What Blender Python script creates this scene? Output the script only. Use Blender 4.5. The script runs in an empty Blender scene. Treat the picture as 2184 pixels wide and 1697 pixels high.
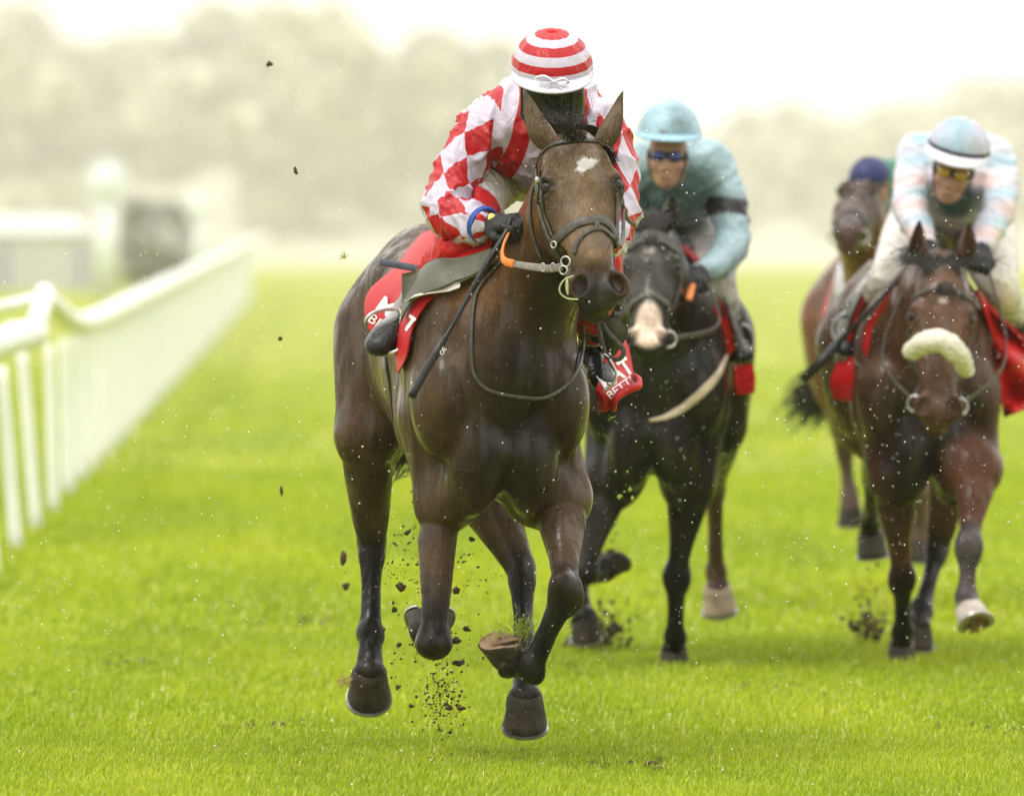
import bpy, bmesh, math, random, os
import numpy as np
from mathutils import Vector, Matrix
random.seed(7); rng = np.random.default_rng(7)
SC = bpy.context.scene
# ------------------------------------------------------------------ camera
CAMZ = 1.6
FPX = 17062.0            # focal length in measuring units (picture 2184 wide)
cam_d = bpy.data.cameras.new("camera"); cam = bpy.data.objects.new("camera", cam_d); SC.collection.objects.link(cam)
cam.location = (0, 0, CAMZ); cam.rotation_euler = (math.radians(90), 0, 0)
cam_d.sensor_width = 36; cam_d.lens = 36 * FPX / 2184
cam_d.shift_y = -(848.5 - 554.5) / 2184
cam_d.clip_start = 0.5; cam_d.clip_end = 6000
cam_d.dof.use_dof = True; cam_d.dof.focus_distance = 25.0; cam_d.dof.aperture_fstop = 3.5
cam_d.dof.aperture_blades = 0
SC.camera = cam
# ------------------------------------------------------------------ sky
W = bpy.data.worlds.new("World"); SC.world = W; W.use_nodes = True
nt = W.node_tree; bg = nt.nodes["Background"]
sky = nt.nodes.new("ShaderNodeTexSky"); sky.sky_type = 'NISHITA'; sky.sun_disc = False
SUN_EL, SUN_AZ = math.radians(58), math.radians(215)
sky.sun_elevation = SUN_EL; sky.sun_rotation = SUN_AZ; sky.air_density = 1.6; sky.dust_density = 6; sky.ozone_density = 1
hs = nt.nodes.new("ShaderNodeHueSaturation"); hs.inputs['Saturation'].default_value = 0.10
mx = nt.nodes.new("ShaderNodeMix"); mx.data_type = 'RGBA'; mx.blend_type = 'MULTIPLY'; mx.inputs[0].default_value = 1
mx.inputs[7].default_value = (1.0, 0.985, 0.93, 1)
nt.links.new(sky.outputs[0], hs.inputs['Color']); nt.links.new(hs.outputs[0], mx.inputs[6]); nt.links.new(mx.outputs[2], bg.inputs[0])
cl = nt.nodes.new("ShaderNodeMix"); cl.data_type = 'RGBA'; cl.inputs[0].default_value = 0.88
# closed rain cloud over the clear-sky model: paler towards the zenith
tcw = nt.nodes.new("ShaderNodeTexCoord"); sx = nt.nodes.new("ShaderNodeSeparateXYZ"); nt.links.new(tcw.outputs['Generated'], sx.inputs[0])
cr = nt.nodes.new("ShaderNodeValToRGB"); cr.color_ramp.elements[0].color = (8.1, 7.8, 7.4, 1); cr.color_ramp.elements[1].color = (19.5, 19.3, 18.8, 1); cr.color_ramp.elements[1].position = .95; ce = cr.color_ramp.elements.new(.12); ce.color = (8.7, 8.5, 8.1, 1)
nt.links.new(sx.outputs[2], cr.inputs[0]); nt.links.new(mx.outputs[2], cl.inputs[6]); nt.links.new(cr.outputs[0], cl.inputs[7]); nt.links.new(cl.outputs[2], bg.inputs[0])
bg.inputs[1].default_value = 0.12
sun_d = bpy.data.lights.new("sun", 'SUN'); sun_d.energy = 1.0; sun_d.angle = math.radians(16); sun_d.color = (1.0, 0.96, 0.88)
sun = bpy.data.objects.new("sun", sun_d); SC.collection.objects.link(sun)
# sun stands high behind the photographer's left shoulder
sd = Vector((-0.45, -0.35, 1.0)).normalized()
sun.rotation_euler = sd.to_track_quat('Z', 'Y').to_euler(); sun.location = (0, 0, 30)
sky.sun_rotation = math.atan2(sd.x, sd.y); sky.sun_elevation = math.asin(sd.z)
SC.view_settings.view_transform = 'Standard'; SC.view_settings.look = 'None'; SC.view_settings.gamma = 1
SC.view_settings.exposure = 0.40
SC.cycles.use_denoising = True
try: SC.cycles.denoiser = 'OPENIMAGEDENOISE'
except Exception: pass
SC.cycles.max_bounces = 6; SC.cycles.diffuse_bounces = 3; SC.cycles.glossy_bounces = 3; SC.cycles.transmission_bounces = 4
SC.cycles.volume_bounces = 3; SC.cycles.transparent_max_bounces = 8
SC.cycles.caustics_reflective = False; SC.cycles.caustics_refractive = False
# ------------------------------------------------------------------ helpers
def P(u, v, d):
    """measured point: picture coordinates (2184 wide) at depth d metres -> world"""
    return np.array([(u - 1092) / FPX * d, d, CAMZ - (v - 554.5) / FPX * d])
def crop(x0, y0, x1, y1, w):
    k = (x1 - x0) / w
    return lambda zx, zy: ((x0 + zx * k) / 1.17216, (y0 + zy * k) / 1.17216)
def V3(a): return np.array(a, dtype=float)
def nrm(a):
    a = np.asarray(a, float); return a / (np.linalg.norm(a) + 1e-12)
def link(o, parent=None):
    SC.collection.objects.link(o)
    if parent is not None: o.parent = parent
    return o
def empty(name, loc, label, cat, group=None):
    o = bpy.data.objects.new(name, None); o.empty_display_size = .1; o.location = tuple(loc); link(o)
    o['label'] = label; o['category'] = cat
    if group: o['group'] = group
    return o
def tag(o, label=None, cat=None, group=None, kind=None):
    if label: o['label'] = label
    if cat: o['category'] = cat
    if group: o['group'] = group
    if kind: o['kind'] = kind
    return o
def mesh_obj(name, verts, faces, mat=None, parent=None, smooth=True, attrs=None):
    verts = np.asarray(verts, dtype=np.float32)
    me = bpy.data.meshes.new(name)
    if isinstance(faces, np.ndarray):
        n, k = faces.shape
        me.vertices.add(len(verts)); me.vertices.foreach_set('co', verts.ravel())
        me.loops.add(n * k); me.loops.foreach_set('vertex_index', faces.astype(np.int32).ravel())
        me.polygons.add(n); me.polygons.foreach_set('loop_start', np.arange(0, n * k, k, dtype=np.int32))
        me.update(calc_edges=True)
    else:
        me.from_pydata([tuple(map(float, v)) for v in verts], [], [tuple(map(int, f)) for f in faces])
        me.update()
    me.polygons.foreach_set('use_smooth', np.full(len(me.polygons), bool(smooth)))
    if attrs:
        for k_, a in attrs.items():
            a = np.asarray(a, dtype=np.float32)
            if a.ndim == 1:
                at = me.attributes.new(k_, 'FLOAT', 'POINT'); at.data.foreach_set('value', a)
            elif a.shape[1] == 3:
                c = np.ones((len(a), 4), np.float32); c[:, :3] = a
                at = me.attributes.new(k_, 'FLOAT_COLOR', 'POINT'); at.data.foreach_set('color', c.ravel())
    if mat: me.materials.append(mat)
    o = bpy.data.objects.new(name, me)
    if parent is not None:
        link(o, parent); o.matrix_parent_inverse = Matrix.Translation(-Vector(parent_world(parent)))
    else: link(o)
    return o
def parent_world(p):
    # only translations are used for parents
    t = Vector((0, 0, 0))
    while p is not None:
        t += p.location; t += p.matrix_parent_inverse.translation; p = p.parent
    return t
class MB:
    """collects pieces of one mesh"""
    def __init__(s): s.v = []; s.f = []; s.n = 0
    def add(s, v, f):
        v = np.asarray(v, float)
        s.v.append(v); s.f += [tuple(int(i) + s.n for i in q) for q in f]; s.n += len(v)
    def tube(s, pts, r, n=8, cap=True, flat=None):
        v, f = tube_geo(pts, r, n, cap); s.add(v, f)
    def build(s, name, mat, parent=None, smooth=True):
        return mesh_obj(name, np.concatenate(s.v), s.f, mat, parent, smooth)
def catmull(pts, n=6):
    pts = [np.asarray(p, float) for p in pts]
    if len(pts) < 3:
        return [pts[0] + (pts[-1] - pts[0]) * t for t in np.linspace(0, 1, n + 1)]
    q = [2 * pts[0] - pts[1]] + pts + [2 * pts[-1] - pts[-2]]
    out = []
    for i in range(1, len(q) - 2):
        a, b, c, d = q[i - 1], q[i], q[i + 1], q[i + 2]
        for t in np.arange(n) / n:
            out.append(.5 * (2 * b + (c - a) * t + (2 * a - 5 * b + 4 * c - d) * t * t + (-a + 3 * b - 3 * c + d) * t ** 3))
    out.append(q[-2]); return out
def tube_geo(pts, r, n=8, cap=True):
    pts = np.asarray(pts, float); m = len(pts)
    r = np.full(m, r, float) if np.isscalar(r) else np.interp(np.linspace(0, 1, m), np.linspace(0, 1, len(r)), r)
    tan = np.gradient(pts, axis=0); tan /= np.linalg.norm(tan, axis=1)[:, None] + 1e-12
    a = np.array([0, 0, 1.]) if abs(tan[0][2]) < .9 else np.array([1., 0, 0])
    u = nrm(np.cross(tan[0], a)); vs = []
    for i in range(m):
        u = nrm(u - tan[i] * np.dot(u, tan[i])); w = np.cross(tan[i], u)
        for k in range(n):
            t = 2 * math.pi * k / n; vs.append(pts[i] + r[i] * (math.cos(t) * u + math.sin(t) * w))
    f = []
    for i in range(m - 1):
        for k in range(n):
            f.append((i * n + k, i * n + (k + 1) % n, (i + 1) * n + (k + 1) % n, (i + 1) * n + k))
    if cap: f.append(tuple(range(n - 1, -1, -1))); f.append(tuple((m - 1) * n + k for k in range(n)))
    return vs, f
def strap_geo(pts, nor, w, th):
    """flat belt along pts lying on a surface with normals nor"""
    pts = np.asarray(pts, float); m = len(pts); nor = np.asarray(nor, float)
    w = np.full(m, w, float) if np.isscalar(w) else np.interp(np.linspace(0, 1, m), np.linspace(0, 1, len(w)), w)
    tan = np.gradient(pts, axis=0); vs = []; f = []
    for i in range(m):
        t = nrm(tan[i]); n_ = nrm(nor[i] - t * np.dot(nor[i], t)); s = np.cross(t, n_)
        e = w[i] / 2
        prof = [(-e, 0), (-e, th * .7), (-e * .8, th), (e * .8, th), (e, th * .7), (e, 0)]
        for a, b in prof: vs.append(pts[i] + s * a + n_ * b)
    k = 6
    for i in range(m - 1):
        for j in range(k): f.append((i * k + j, i * k + (j + 1) % k, (i + 1) * k + (j + 1) % k, (i + 1) * k + j))
    f.append(tuple(range(k - 1, -1, -1))); f.append(tuple((m - 1) * k + j for j in range(k)))
    return vs, f
def ring_geo(c, nor, R, r, n=24, m=8, a0=0, a1=2 * math.pi, sx=1.0, up=None):
    nor = nrm(nor); up = nrm(np.cross(nor, [0, 0, 1.]) if up is None else up); up = nrm(up - nor * np.dot(up, nor)); w = np.cross(nor, up)
    full = abs(a1 - a0 - 2 * math.pi) < 1e-6
    pts = [np.asarray(c) + R * (math.cos(t) * up * sx + math.sin(t) * w) for t in np.linspace(a0, a1, n + 1)]
    return tube_geo(pts, r, m, cap=not full)
def patch(rows, nu=8, nv=6):
    """smooth sheet through a grid of points (rows of equal length) -> grid (a,b,3)"""
    R = [np.array(catmull(r, nu)) for r in rows]
    cols = []
    for j in range(len(R[0])): cols.append(np.array(catmull([r[j] for r in R], nv)))
    return np.array(cols).transpose(1, 0, 2)
def grid_faces(a, b, off=0):
    i = np.arange(a - 1)[:, None] * b + np.arange(b - 1)[None]; i = i.ravel() + off
    return np.stack([i, i + 1, i + b + 1, i + b], 1)
def sheet_obj(name, G, th, mat, parent=None):
    """grid of points -> thin closed sheet"""
    a, b, _ = G.shape
    du = np.gradient(G, axis=0); dv = np.gradient(G, axis=1); N = np.cross(du, dv); N /= np.linalg.norm(N, axis=2)[..., None] + 1e-12
    A = (G + N * th / 2).reshape(-1, 3); B = (G - N * th / 2).reshape(-1, 3); n = a * b
    f = grid_faces(a, b).tolist() + grid_faces(a, b, n)[:, ::-1].tolist()
    edge = [i * b for i in range(a)], [i * b + b - 1 for i in range(a)], list(range(b)), [(a - 1) * b + j for j in range(b)]
    for e in edge:
        for p, q in zip(e[:-1], e[1:]): f.append((p, q, q + n, p + n))
    return mesh_obj(name, np.concatenate([A, B]), f, mat, parent), N
# ------------------------------------------------------------------ signed distance bodies
class Body:
    def __init__(s): s.pr = []; s.paint = []
    # primitives -----------------------------------------------------
    def cap(s, a, b, ra, rb, k=.03, flat=None, op='u'):
        a = V3(a); b = V3(b); R = max(ra, rb)
        if flat is not None: R *= max(1, flat[1])
        lo = np.minimum(a, b) - R; hi = np.maximum(a, b) + R
        s.pr.append(('c', (a, b, ra, rb, flat), k, op, lo, hi)); return s
    def ell(s, c, r, axes=None, k=.03, op='u'):
        c = V3(c); A = np.eye(3) if axes is None else np.array([nrm(x) for x in axes]); r = V3(r)
        ext = np.sqrt(((A * r[:, None]) ** 2).sum(0))
        s.pr.append(('e', (c, r, A), k, op, c - ext, c + ext)); return s
    def chain(s, pts, rad, k=.02, flat=None, n=4):
        q = catmull(pts, n); m = len(q)
        r = np.interp(np.linspace(0, len(pts) - 1, m), range(len(pts)), rad)
        fl = None
        for i in range(m - 1):
            if flat is not None:
                fl = (flat[0], float(np.interp(i / (m - 1), np.linspace(0, 1, len(flat[1])), flat[1])) if not np.isscalar(flat[1]) else flat[1])
            s.cap(q[i], q[i + 1], r[i], r[i + 1], k if i == 0 else .004, fl)
        return s
    @staticmethod
    def prim(pr, X):
        t, g = pr[0], pr[1]
        if t == 'c':
            a, b, ra, rb, flat = g; ba = b - a; L = ba @ ba + 1e-12
            pa = X - a; h = np.clip(pa @ ba / L, 0, 1); q = pa - h[:, None] * ba
            r = ra + (rb - ra) * h
            if flat is not None:
                n, sc = flat; n = nrm(n); qn = q @ n
                d = np.sqrt(np.maximum((q * q).sum(1) + (1 / sc ** 2 - 1) * qn * qn, 1e-12)) - r
                return d * min(1, sc)
            return np.sqrt((q * q).sum(1)) - r
        c, r, A = g; q = (X - c) @ A.T
        k0 = np.sqrt(((q / r) ** 2).sum(1)) + 1e-9; k1 = np.sqrt(((q / r ** 2) ** 2).sum(1)) + 1e-9
        return np.where(k0 < .05, -r.min(), k0 * (k0 - 1) / k1)
    def ev(s, X, margin=.09):
        D = np.full(len(X), 1.0)
        for pr in s.pr:
            k, op, lo, hi = pr[2:]; mg = max(margin, k * 1.3)
            m = np.all((X > lo - mg) & (X < hi + mg), axis=1)
            i = np.nonzero(m)[0]
            if len(i) == 0: continue
            d = s.prim(pr, X[i]); o = D[i]
            if op == 'u':
                h = np.maximum(k - np.abs(o - d), 0) / k; D[i] = np.minimum(o, d) - h * h * k * .25
            else:
                h = np.maximum(k - np.abs(o + d), 0) / k; D[i] = np.maximum(o, -d) + h * h * k * .25
        return D
    def grad(s, X, e=.002):
        G = np.zeros_like(X)
        for i in range(3):
            o = np.zeros(3); o[i] = e; G[:, i] = s.ev(X + o) - s.ev(X - o)
        return G / (np.linalg.norm(G, axis=1)[:, None] + 1e-12)
    def hit(s, uv, d0, d1, lift=0.0):
        """first surface point met by the sight lines uv between depths d0..d1, and its normal"""
        uv = np.asarray(uv, float); n = len(uv); out = np.zeros((n, 3)); nn = np.zeros((n, 3)); last = None
        ds = np.arange(d0, d1, .006)
        for i, (u, v) in enumerate(uv):
            L = np.stack([P(u, v, d) for d in ds]); D = s.ev(L); j = np.nonzero(D < 0)[0]
            if len(j) == 0: j = [int(np.argmin(D))]
            out[i] = L[j[0]]
            if j[0] > 0 and D[j[0]] < 0:
                t = D[j[0] - 1] / (D[j[0] - 1] - D[j[0]]); out[i] = L[j[0] - 1] + (L[j[0]] - L[j[0] - 1]) * t
        nn = s.grad(out); return out + nn * lift, nn
    def snap(s, X, lift=0.0, it=4):
        X = np.array(X, float)
        for _ in range(it):
            d = np.clip(s.ev(X, .25) - lift, -.06, .06); X = X - s.grad(X) * d[:, None] * .8
        return X, s.grad(X)
    def mesh(s, h):
        lo = np.min([p[4] for p in s.pr if p[3] == 'u'], axis=0) - .03; hi = np.max([p[5] for p in s.pr if p[3] == 'u'], axis=0) + .03
        C = 4; nb = np.ceil((hi - lo) / (h * C)).astype(int) + 1
        gx = [lo[i] + np.arange(nb[i] + 1) * h * C for i in range(3)]
        X = np.stack(np.meshgrid(*gx, indexing='ij'), -1).reshape(-1, 3)
        Dc = s.ev(X, .06 + 2 * h * C).reshape(nb + 1)
        mn = Dc[:-1, :-1, :-1].copy(); mxx = mn.copy()
        for a in (0, 1):
            for b in (0, 1):
                for c in (0, 1):
                    q = Dc[a:nb[0] + a, b:nb[1] + b, c:nb[2] + c]; mn = np.minimum(mn, q); mxx = np.maximum(mxx, q)
        near = (mn < h * C * 1.3) & (mxx > -h * C * 1.3)
        N = nb * C
        F = np.repeat(np.repeat(np.repeat(Dc[:-1, :-1, :-1], C, 0), C, 1), C, 2).astype(np.float32)
        bi = np.argwhere(near)
        o = np.stack(np.meshgrid(*[np.arange(C)] * 3, indexing='ij'), -1).reshape(-1, 3)
        for c0 in range(0, len(bi), 20000):
            idx = (bi[c0:c0 + 20000, None, :] * C + o[None]).reshape(-1, 3)
            F[idx[:, 0], idx[:, 1], idx[:, 2]] = s.ev(lo + idx * h, .05)
        S = F < 0
        cnt = np.zeros(np.array(S.shape) - 1, np.uint8); n = cnt.shape
        for a in (0, 1):
            for b in (0, 1):
                for c in (0, 1): cnt += S[a:n[0] + a, b:n[1] + b, c:n[2] + c]
        cells = np.argwhere((cnt > 0) & (cnt < 8))
        vid = np.full(n, -1, np.int32); vid[cells[:, 0], cells[:, 1], cells[:, 2]] = np.arange(len(cells))
        cor = np.array([[a, b, c] for a in (0, 1) for b in (0, 1) for c in (0, 1)])
        cv = np.stack([F[cells[:, 0] + a, cells[:, 1] + b, cells[:, 2] + c] for a, b, c in cor], 1)
        acc = np.zeros((len(cells), 3)); num = np.zeros(len(cells))
        for i in range(8):
            for j in range(i + 1, 8):
                if np.abs(cor[i] - cor[j]).sum() != 1: continue
                x = (cv[:, i] < 0) != (cv[:, j] < 0)
                t = np.where(x, cv[:, i] / np.where(x, cv[:, i] - cv[:, j], 1), 0)
                p = cor[i][None] + t[:, None] * (cor[j] - cor[i])[None]
                acc += np.where(x[:, None], p, 0); num += x
        Vt = lo + (cells + acc / num[:, None]) * h
        faces = []
        for ax in range(3):
            sl0 = [slice(None)] * 3; sl1 = [slice(None)] * 3; sl0[ax] = slice(0, -1); sl1[ax] = slice(1, None)
            A = S[tuple(sl0)]; B = S[tuple(sl1)]
            for fl in (0, 1):
                e = np.argwhere((A & ~B) if fl else (B & ~A))
                b_, c_ = (ax + 1) % 3, (ax + 2) % 3
                ok = (e[:, b_] > 0) & (e[:, c_] > 0) & (e[:, b_] < S.shape[b_] - 1) & (e[:, c_] < S.shape[c_] - 1); e = e[ok]
                q = []
                for db, dc in ((0, 0), (1, 0), (1, 1), (0, 1)):
                    w = e.copy(); w[:, b_] -= db; w[:, c_] -= dc; q.append(vid[w[:, 0], w[:, 1], w[:, 2]])
                q = np.stack(q, 1); faces.append(q if fl else q[:, ::-1])
        Fc = np.concatenate(faces); Fc = Fc[(Fc >= 0).all(1)]
        # one relaxing pass, then back to the surface
        sm = np.zeros_like(Vt); w = np.zeros(len(Vt))
        for k in range(4):
            np.add.at(sm, Fc[:, k], Vt[Fc[:, (k + 1) % 4]]); np.add.at(w, Fc[:, k], 1)
        sm = sm / np.maximum(w, 1)[:, None]; Vt = Vt * .4 + sm * .6
        return Vt, Fc
def colour(V, base, zones):
    """zones: (body or function, rgb, softness)"""
    C = np.tile(np.array(base, float), (len(V), 1))
    for z, rgb, soft in zones:
        d = z(V) if callable(z) else z.ev(V, .3)
        w = np.clip(.5 - d / (2 * soft), 0, 1); w = w * w * (3 - 2 * w)
        C = C * (1 - w[:, None]) + np.array(rgb) * w[:, None]
    return C
# ------------------------------------------------------------------ materials
def newmat(name):
    m = bpy.data.materials.new(name); m.use_nodes = True; n = m.node_tree
    return m, n, n.nodes["Principled BSDF"]
def N(n, t, **kw):
    x = n.nodes.new(t)
    for k, v in kw.items():
        if k.startswith('i_'): x.inputs[k[2:].replace('_', ' ')].default_value = v
        else: setattr(x, k, v)
    return x
def noise_mat(name, c1, c2, scale=20, rough=.6, bump=.1, bscale=None, spec=.24, metal=0, detail=5, sheen=0, bdist=.002, sub=0):
    m, n, b = newmat(name)
    tc = N(n, 'ShaderNodeTexCoord'); no = N(n, 'ShaderNodeTexNoise'); no.inputs['Scale'].default_value = scale; no.inputs['Detail'].default_value = detail
    n.links.new(tc.outputs['Object'], no.inputs['Vector'])
    r = N(n, 'ShaderNodeValToRGB'); r.color_ramp.elements[0].color = (*c1, 1); r.color_ramp.elements[1].color = (*c2, 1)
    r.color_ramp.elements[0].position = .3; r.color_ramp.elements[1].position = .7
    n.links.new(no.outputs['Fac'], r.inputs[0]); n.links.new(r.outputs[0], b.inputs['Base Color'])
    b.inputs['Roughness'].default_value = rough; b.inputs['Metallic'].default_value = metal
    b.inputs['Specular IOR Level'].default_value = spec
    if sheen: b.inputs['Sheen Weight'].default_value = sheen
    if bump:
        n2 = N(n, 'ShaderNodeTexNoise'); n2.inputs['Scale'].default_value = bscale or scale * 3; n2.inputs['Detail'].default_value = 6
        n.links.new(tc.outputs['Object'], n2.inputs['Vector'])
        bu = N(n, 'ShaderNodeBump'); bu.inputs['Strength'].default_value = bump; bu.inputs['Distance'].default_value = bdist
        n.links.new(n2.outputs['Fac'], bu.inputs['Height']); n.links.new(bu.outputs[0], b.inputs['Normal'])
    return m
def coat_mat(name, rough=.38, vein=1.0):
    """wet horse coat: colour from the attribute Col, fine hair grain, wet patches, veins"""
    m, n, b = newmat(name)
    at = N(n, 'ShaderNodeAttribute'); at.attribute_name = 'Col'
    tc = N(n, 'ShaderNodeTexCoord')
    big = N(n, 'ShaderNodeTexNoise'); big.inputs['Scale'].default_value = 7; big.inputs['Detail'].default_value = 6; big.inputs['Roughness'].default_value = .65
    hair = N(n, 'ShaderNodeTexNoise'); hair.inputs['Scale'].default_value = 160; hair.inputs['Detail'].default_value = 3
    mp = N(n, 'ShaderNodeMapping'); mp.inputs['Scale'].default_value = (1, 1, .22)
    for a in (big,): n.links.new(tc.outputs['Object'], a.inputs['Vector'])
    n.links.new(tc.outputs['Object'], mp.inputs['Vector']); n.links.new(mp.outputs[0], hair.inputs['Vector'])
    r1 = N(n, 'ShaderNodeMapRange'); r1.inputs['From Min'].default_value = .3; r1.inputs['From Max'].default_value = .7; r1.inputs['To Min'].default_value = .5; r1.inputs['To Max'].default_value = 1.5
    r2 = N(n, 'ShaderNodeMapRange'); r2.inputs['From Min'].default_value = .3; r2.inputs['From Max'].default_value = .7; r2.inputs['To Min'].default_value = .72; r2.inputs['To Max'].default_value = 1.28
    n.links.new(big.outputs['Fac'], r1.inputs[0]); n.links.new(hair.outputs['Fac'], r2.inputs[0])
    mu = N(n, 'ShaderNodeMath', operation='MULTIPLY'); n.links.new(r1.outputs[0], mu.inputs[0]); n.links.new(r2.outputs[0], mu.inputs[1])
    vm = N(n, 'ShaderNodeVectorMath', operation='SCALE'); n.links.new(at.outputs['Color'], vm.inputs[0]); n.links.new(mu.outputs[0], vm.inputs['Scale'])
    n.links.new(vm.outputs[0], b.inputs['Base Color'])
    # wet streaks: roughness varies
    st = N(n, 'ShaderNodeTexNoise'); st.inputs['Scale'].default_value = 14; st.inputs['Detail'].default_value = 5
    mp2 = N(n, 'ShaderNodeMapping'); mp2.inputs['Scale'].default_value = (1.3, 1.3, .35); n.links.new(tc.outputs['Object'], mp2.inputs['Vector']); n.links.new(mp2.outputs[0], st.inputs['Vector'])
    rr = N(n, 'ShaderNodeMapRange'); rr.inputs['From Min'].default_value = .35; rr.inputs['From Max'].default_value = .65; rr.inputs['To Min'].default_value = rough - .12; rr.inputs['To Max'].default_value = rough + .30
    n.links.new(st.outputs['Fac'], rr.inputs[0]); n.links.new(rr.outputs[0], b.inputs['Roughness'])
    b.inputs['Specular IOR Level'].default_value = .07
    cw = N(n, 'ShaderNodeMapRange'); cw.inputs['From Min'].default_value = .47; cw.inputs['From Max'].default_value = .60; cw.inputs['To Min'].default_value = .06; cw.inputs['To Max'].default_value = 1.0
    n.links.new(st.outputs['Fac'], cw.inputs[0]); n.links.new(cw.outputs[0], b.inputs['Coat Weight']); b.inputs['Coat Roughness'].default_value = .20; b.inputs['Coat IOR'].default_value = 1.31
    # veins: thin ridges where a distorted noise crosses its middle
    vn = N(n, 'ShaderNodeTexNoise'); vn.inputs['Scale'].default_value = 5.5; vn.inputs['Detail'].default_value = 2; vn.inputs['Distortion'].default_value = .6
    n.links.new(tc.outputs['Object'], vn.inputs['Vector'])
    ab = N(n, 'ShaderNodeMath', operation='SUBTRACT'); ab.inputs[1].default_value = .5; n.links.new(vn.outputs['Fac'], ab.inputs[0])
    ab2 = N(n, 'ShaderNodeMath', operation='ABSOLUTE'); n.links.new(ab.outputs[0], ab2.inputs[0])
    vr = N(n, 'ShaderNodeMapRange'); vr.interpolation_type = 'SMOOTHSTEP'; vr.inputs['From Min'].default_value = 0; vr.inputs['From Max'].default_value = .016; vr.inputs['To Min'].default_value = 1; vr.inputs['To Max'].default_value = 0
    n.links.new(ab2.outputs[0], vr.inputs[0])
    b1 = N(n, 'ShaderNodeBump'); b1.inputs['Strength'].default_value = .38 * vein; b1.inputs['Distance'].default_value = .004; n.links.new(vr.outputs[0], b1.inputs['Height'])
    mus = N(n, 'ShaderNodeTexNoise'); mus.inputs['Scale'].default_value = 9; mus.inputs['Detail'].default_value = 3; mus.inputs['Distortion'].default_value = .8
    n.links.new(mp2.outputs[0], mus.inputs['Vector'])
    b2 = N(n, 'ShaderNodeBump'); b2.inputs['Strength'].default_value = 1.0; b2.inputs['Distance'].default_value = .02; n.links.new(mus.outputs['Fac'], b2.inputs['Height']); n.links.new(b1.outputs[0], b2.inputs['Normal'])
    cz = N(n, 'ShaderNodeTexNoise'); cz.inputs['Scale'].default_value = 30; cz.inputs['Detail'].default_value = 4; cz.inputs['Distortion'].default_value = 1.0; n.links.new(mp2.outputs[0], cz.inputs['Vector'])
    b4 = N(n, 'ShaderNodeBump'); b4.inputs['Strength'].default_value = .6; b4.inputs['Distance'].default_value = .006; n.links.new(cz.outputs['Fac'], b4.inputs['Height']); n.links.new(b2.outputs[0], b4.inputs['Normal']); b2 = b4
    b3 = N(n, 'ShaderNodeBump'); b3.inputs['Strength'].default_value = .35; b3.inputs['Distance'].default_value = .0015; n.links.new(hair.outputs['Fac'], b3.inputs['Height']); n.links.new(b2.outputs[0], b3.inputs['Normal'])
    n.links.new(b3.outputs[0], b.inputs['Normal'])
    return m
M = {}
M['coat'] = coat_mat('wet_coat')
M['hoof'] = noise_mat('hoof_horn', (.010, .008, .006), (.055, .040, .025), 22, .6, .7, 70, bdist=.004)
M['hoof_pale'] = noise_mat('pale_hoof_horn', (.22, .16, .11), (.38, .3, .22), 18, .5, .3, 60)
M['sole'] = noise_mat('hoof_sole', (.08, .05, .03), (.3, .2, .11), 30, .8, .5, 60, bdist=.006)
M['shoe'] = noise_mat('worn_aluminium', (.30, .30, .28), (.42, .42, .40), 40, .35, .1, metal=.9)
M['hair'] = noise_mat('black_hair', (.008, .007, .006), (.03, .024, .02), 90, .45, .2)
M['eye'] = noise_mat('horse_eye', (.006, .004, .003), (.02, .01, .006), 30, .06, 0)
M['leather'] = noise_mat('dark_wet_leather', (.030, .027, .021), (.075, .068, .052), 60, .40, .25, spec=.36)
M['leather_grey'] = noise_mat('grey_web', (.14, .13, .11), (.22, .2, .17), 90, .6, .3)
M['steel'] = noise_mat('steel', (.36, .36, .36), (.5, .5, .5), 30, .3, .05, metal=1)
M['orange'] = noise_mat('orange_rubber', (.62, .16, .03), (.8, .25, .06), 60, .55, .3)
# ------------------------------------------------------------------ ground, rail, far wood
def lownoise(x, y, seed=0):
    r = np.random.default_rng(seed); o = np.zeros(np.shape(x))
    for i in range(9):
        k = r.normal(size=2) * (0.5 + i * .45); o = o + np.sin(x * k[0] * 1.6 + y * k[1] * .55 + r.uniform(0, 6.28)) / (1 + .25 * i)
    return o / 3.2
m, n, b = newmat('turf'); tc = N(n, 'ShaderNodeTexCoord')
mp = N(n, 'ShaderNodeMapping'); mp.inputs['Scale'].default_value = (1, .16, 1); n.links.new(tc.outputs['Object'], mp.inputs['Vector'])
n1 = N(n, 'ShaderNodeTexNoise'); n1.inputs['Scale'].default_value = 1.1; n1.inputs['Detail'].default_value = 8; n1.inputs['Roughness'].default_value = .62; n.links.new(mp.outputs[0], n1.inputs['Vector'])
r1 = N(n, 'ShaderNodeValToRGB'); e = r1.color_ramp.elements; e[0].position = .34; e[0].color = (.160, .215, .018, 1); e[1].position = .68; e[1].color = (.345, .365, .062, 1); x = r1.color_ramp.elements.new(.5); x.color = (.255, .290, .036, 1)
n.links.new(n1.outputs['Fac'], r1.inputs[0])
n2 = N(n, 'ShaderNodeTexNoise'); n2.inputs['Scale'].default_value = 34; n2.inputs['Detail'].default_value = 6; mp2 = N(n, 'ShaderNodeMapping'); mp2.inputs['Scale'].default_value = (1, .3, 1); n.links.new(tc.outputs['Object'], mp2.inputs['Vector']); n.links.new(mp2.outputs[0], n2.inputs['Vector'])
rr = N(n, 'ShaderNodeMapRange'); rr.inputs['From Min'].default_value = .3; rr.inputs['From Max'].default_value = .7; rr.inputs['To Min'].default_value = .72; rr.inputs['To Max'].default_value = 1.25; n.links.new(n2.outputs['Fac'], rr.inputs[0])
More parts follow.
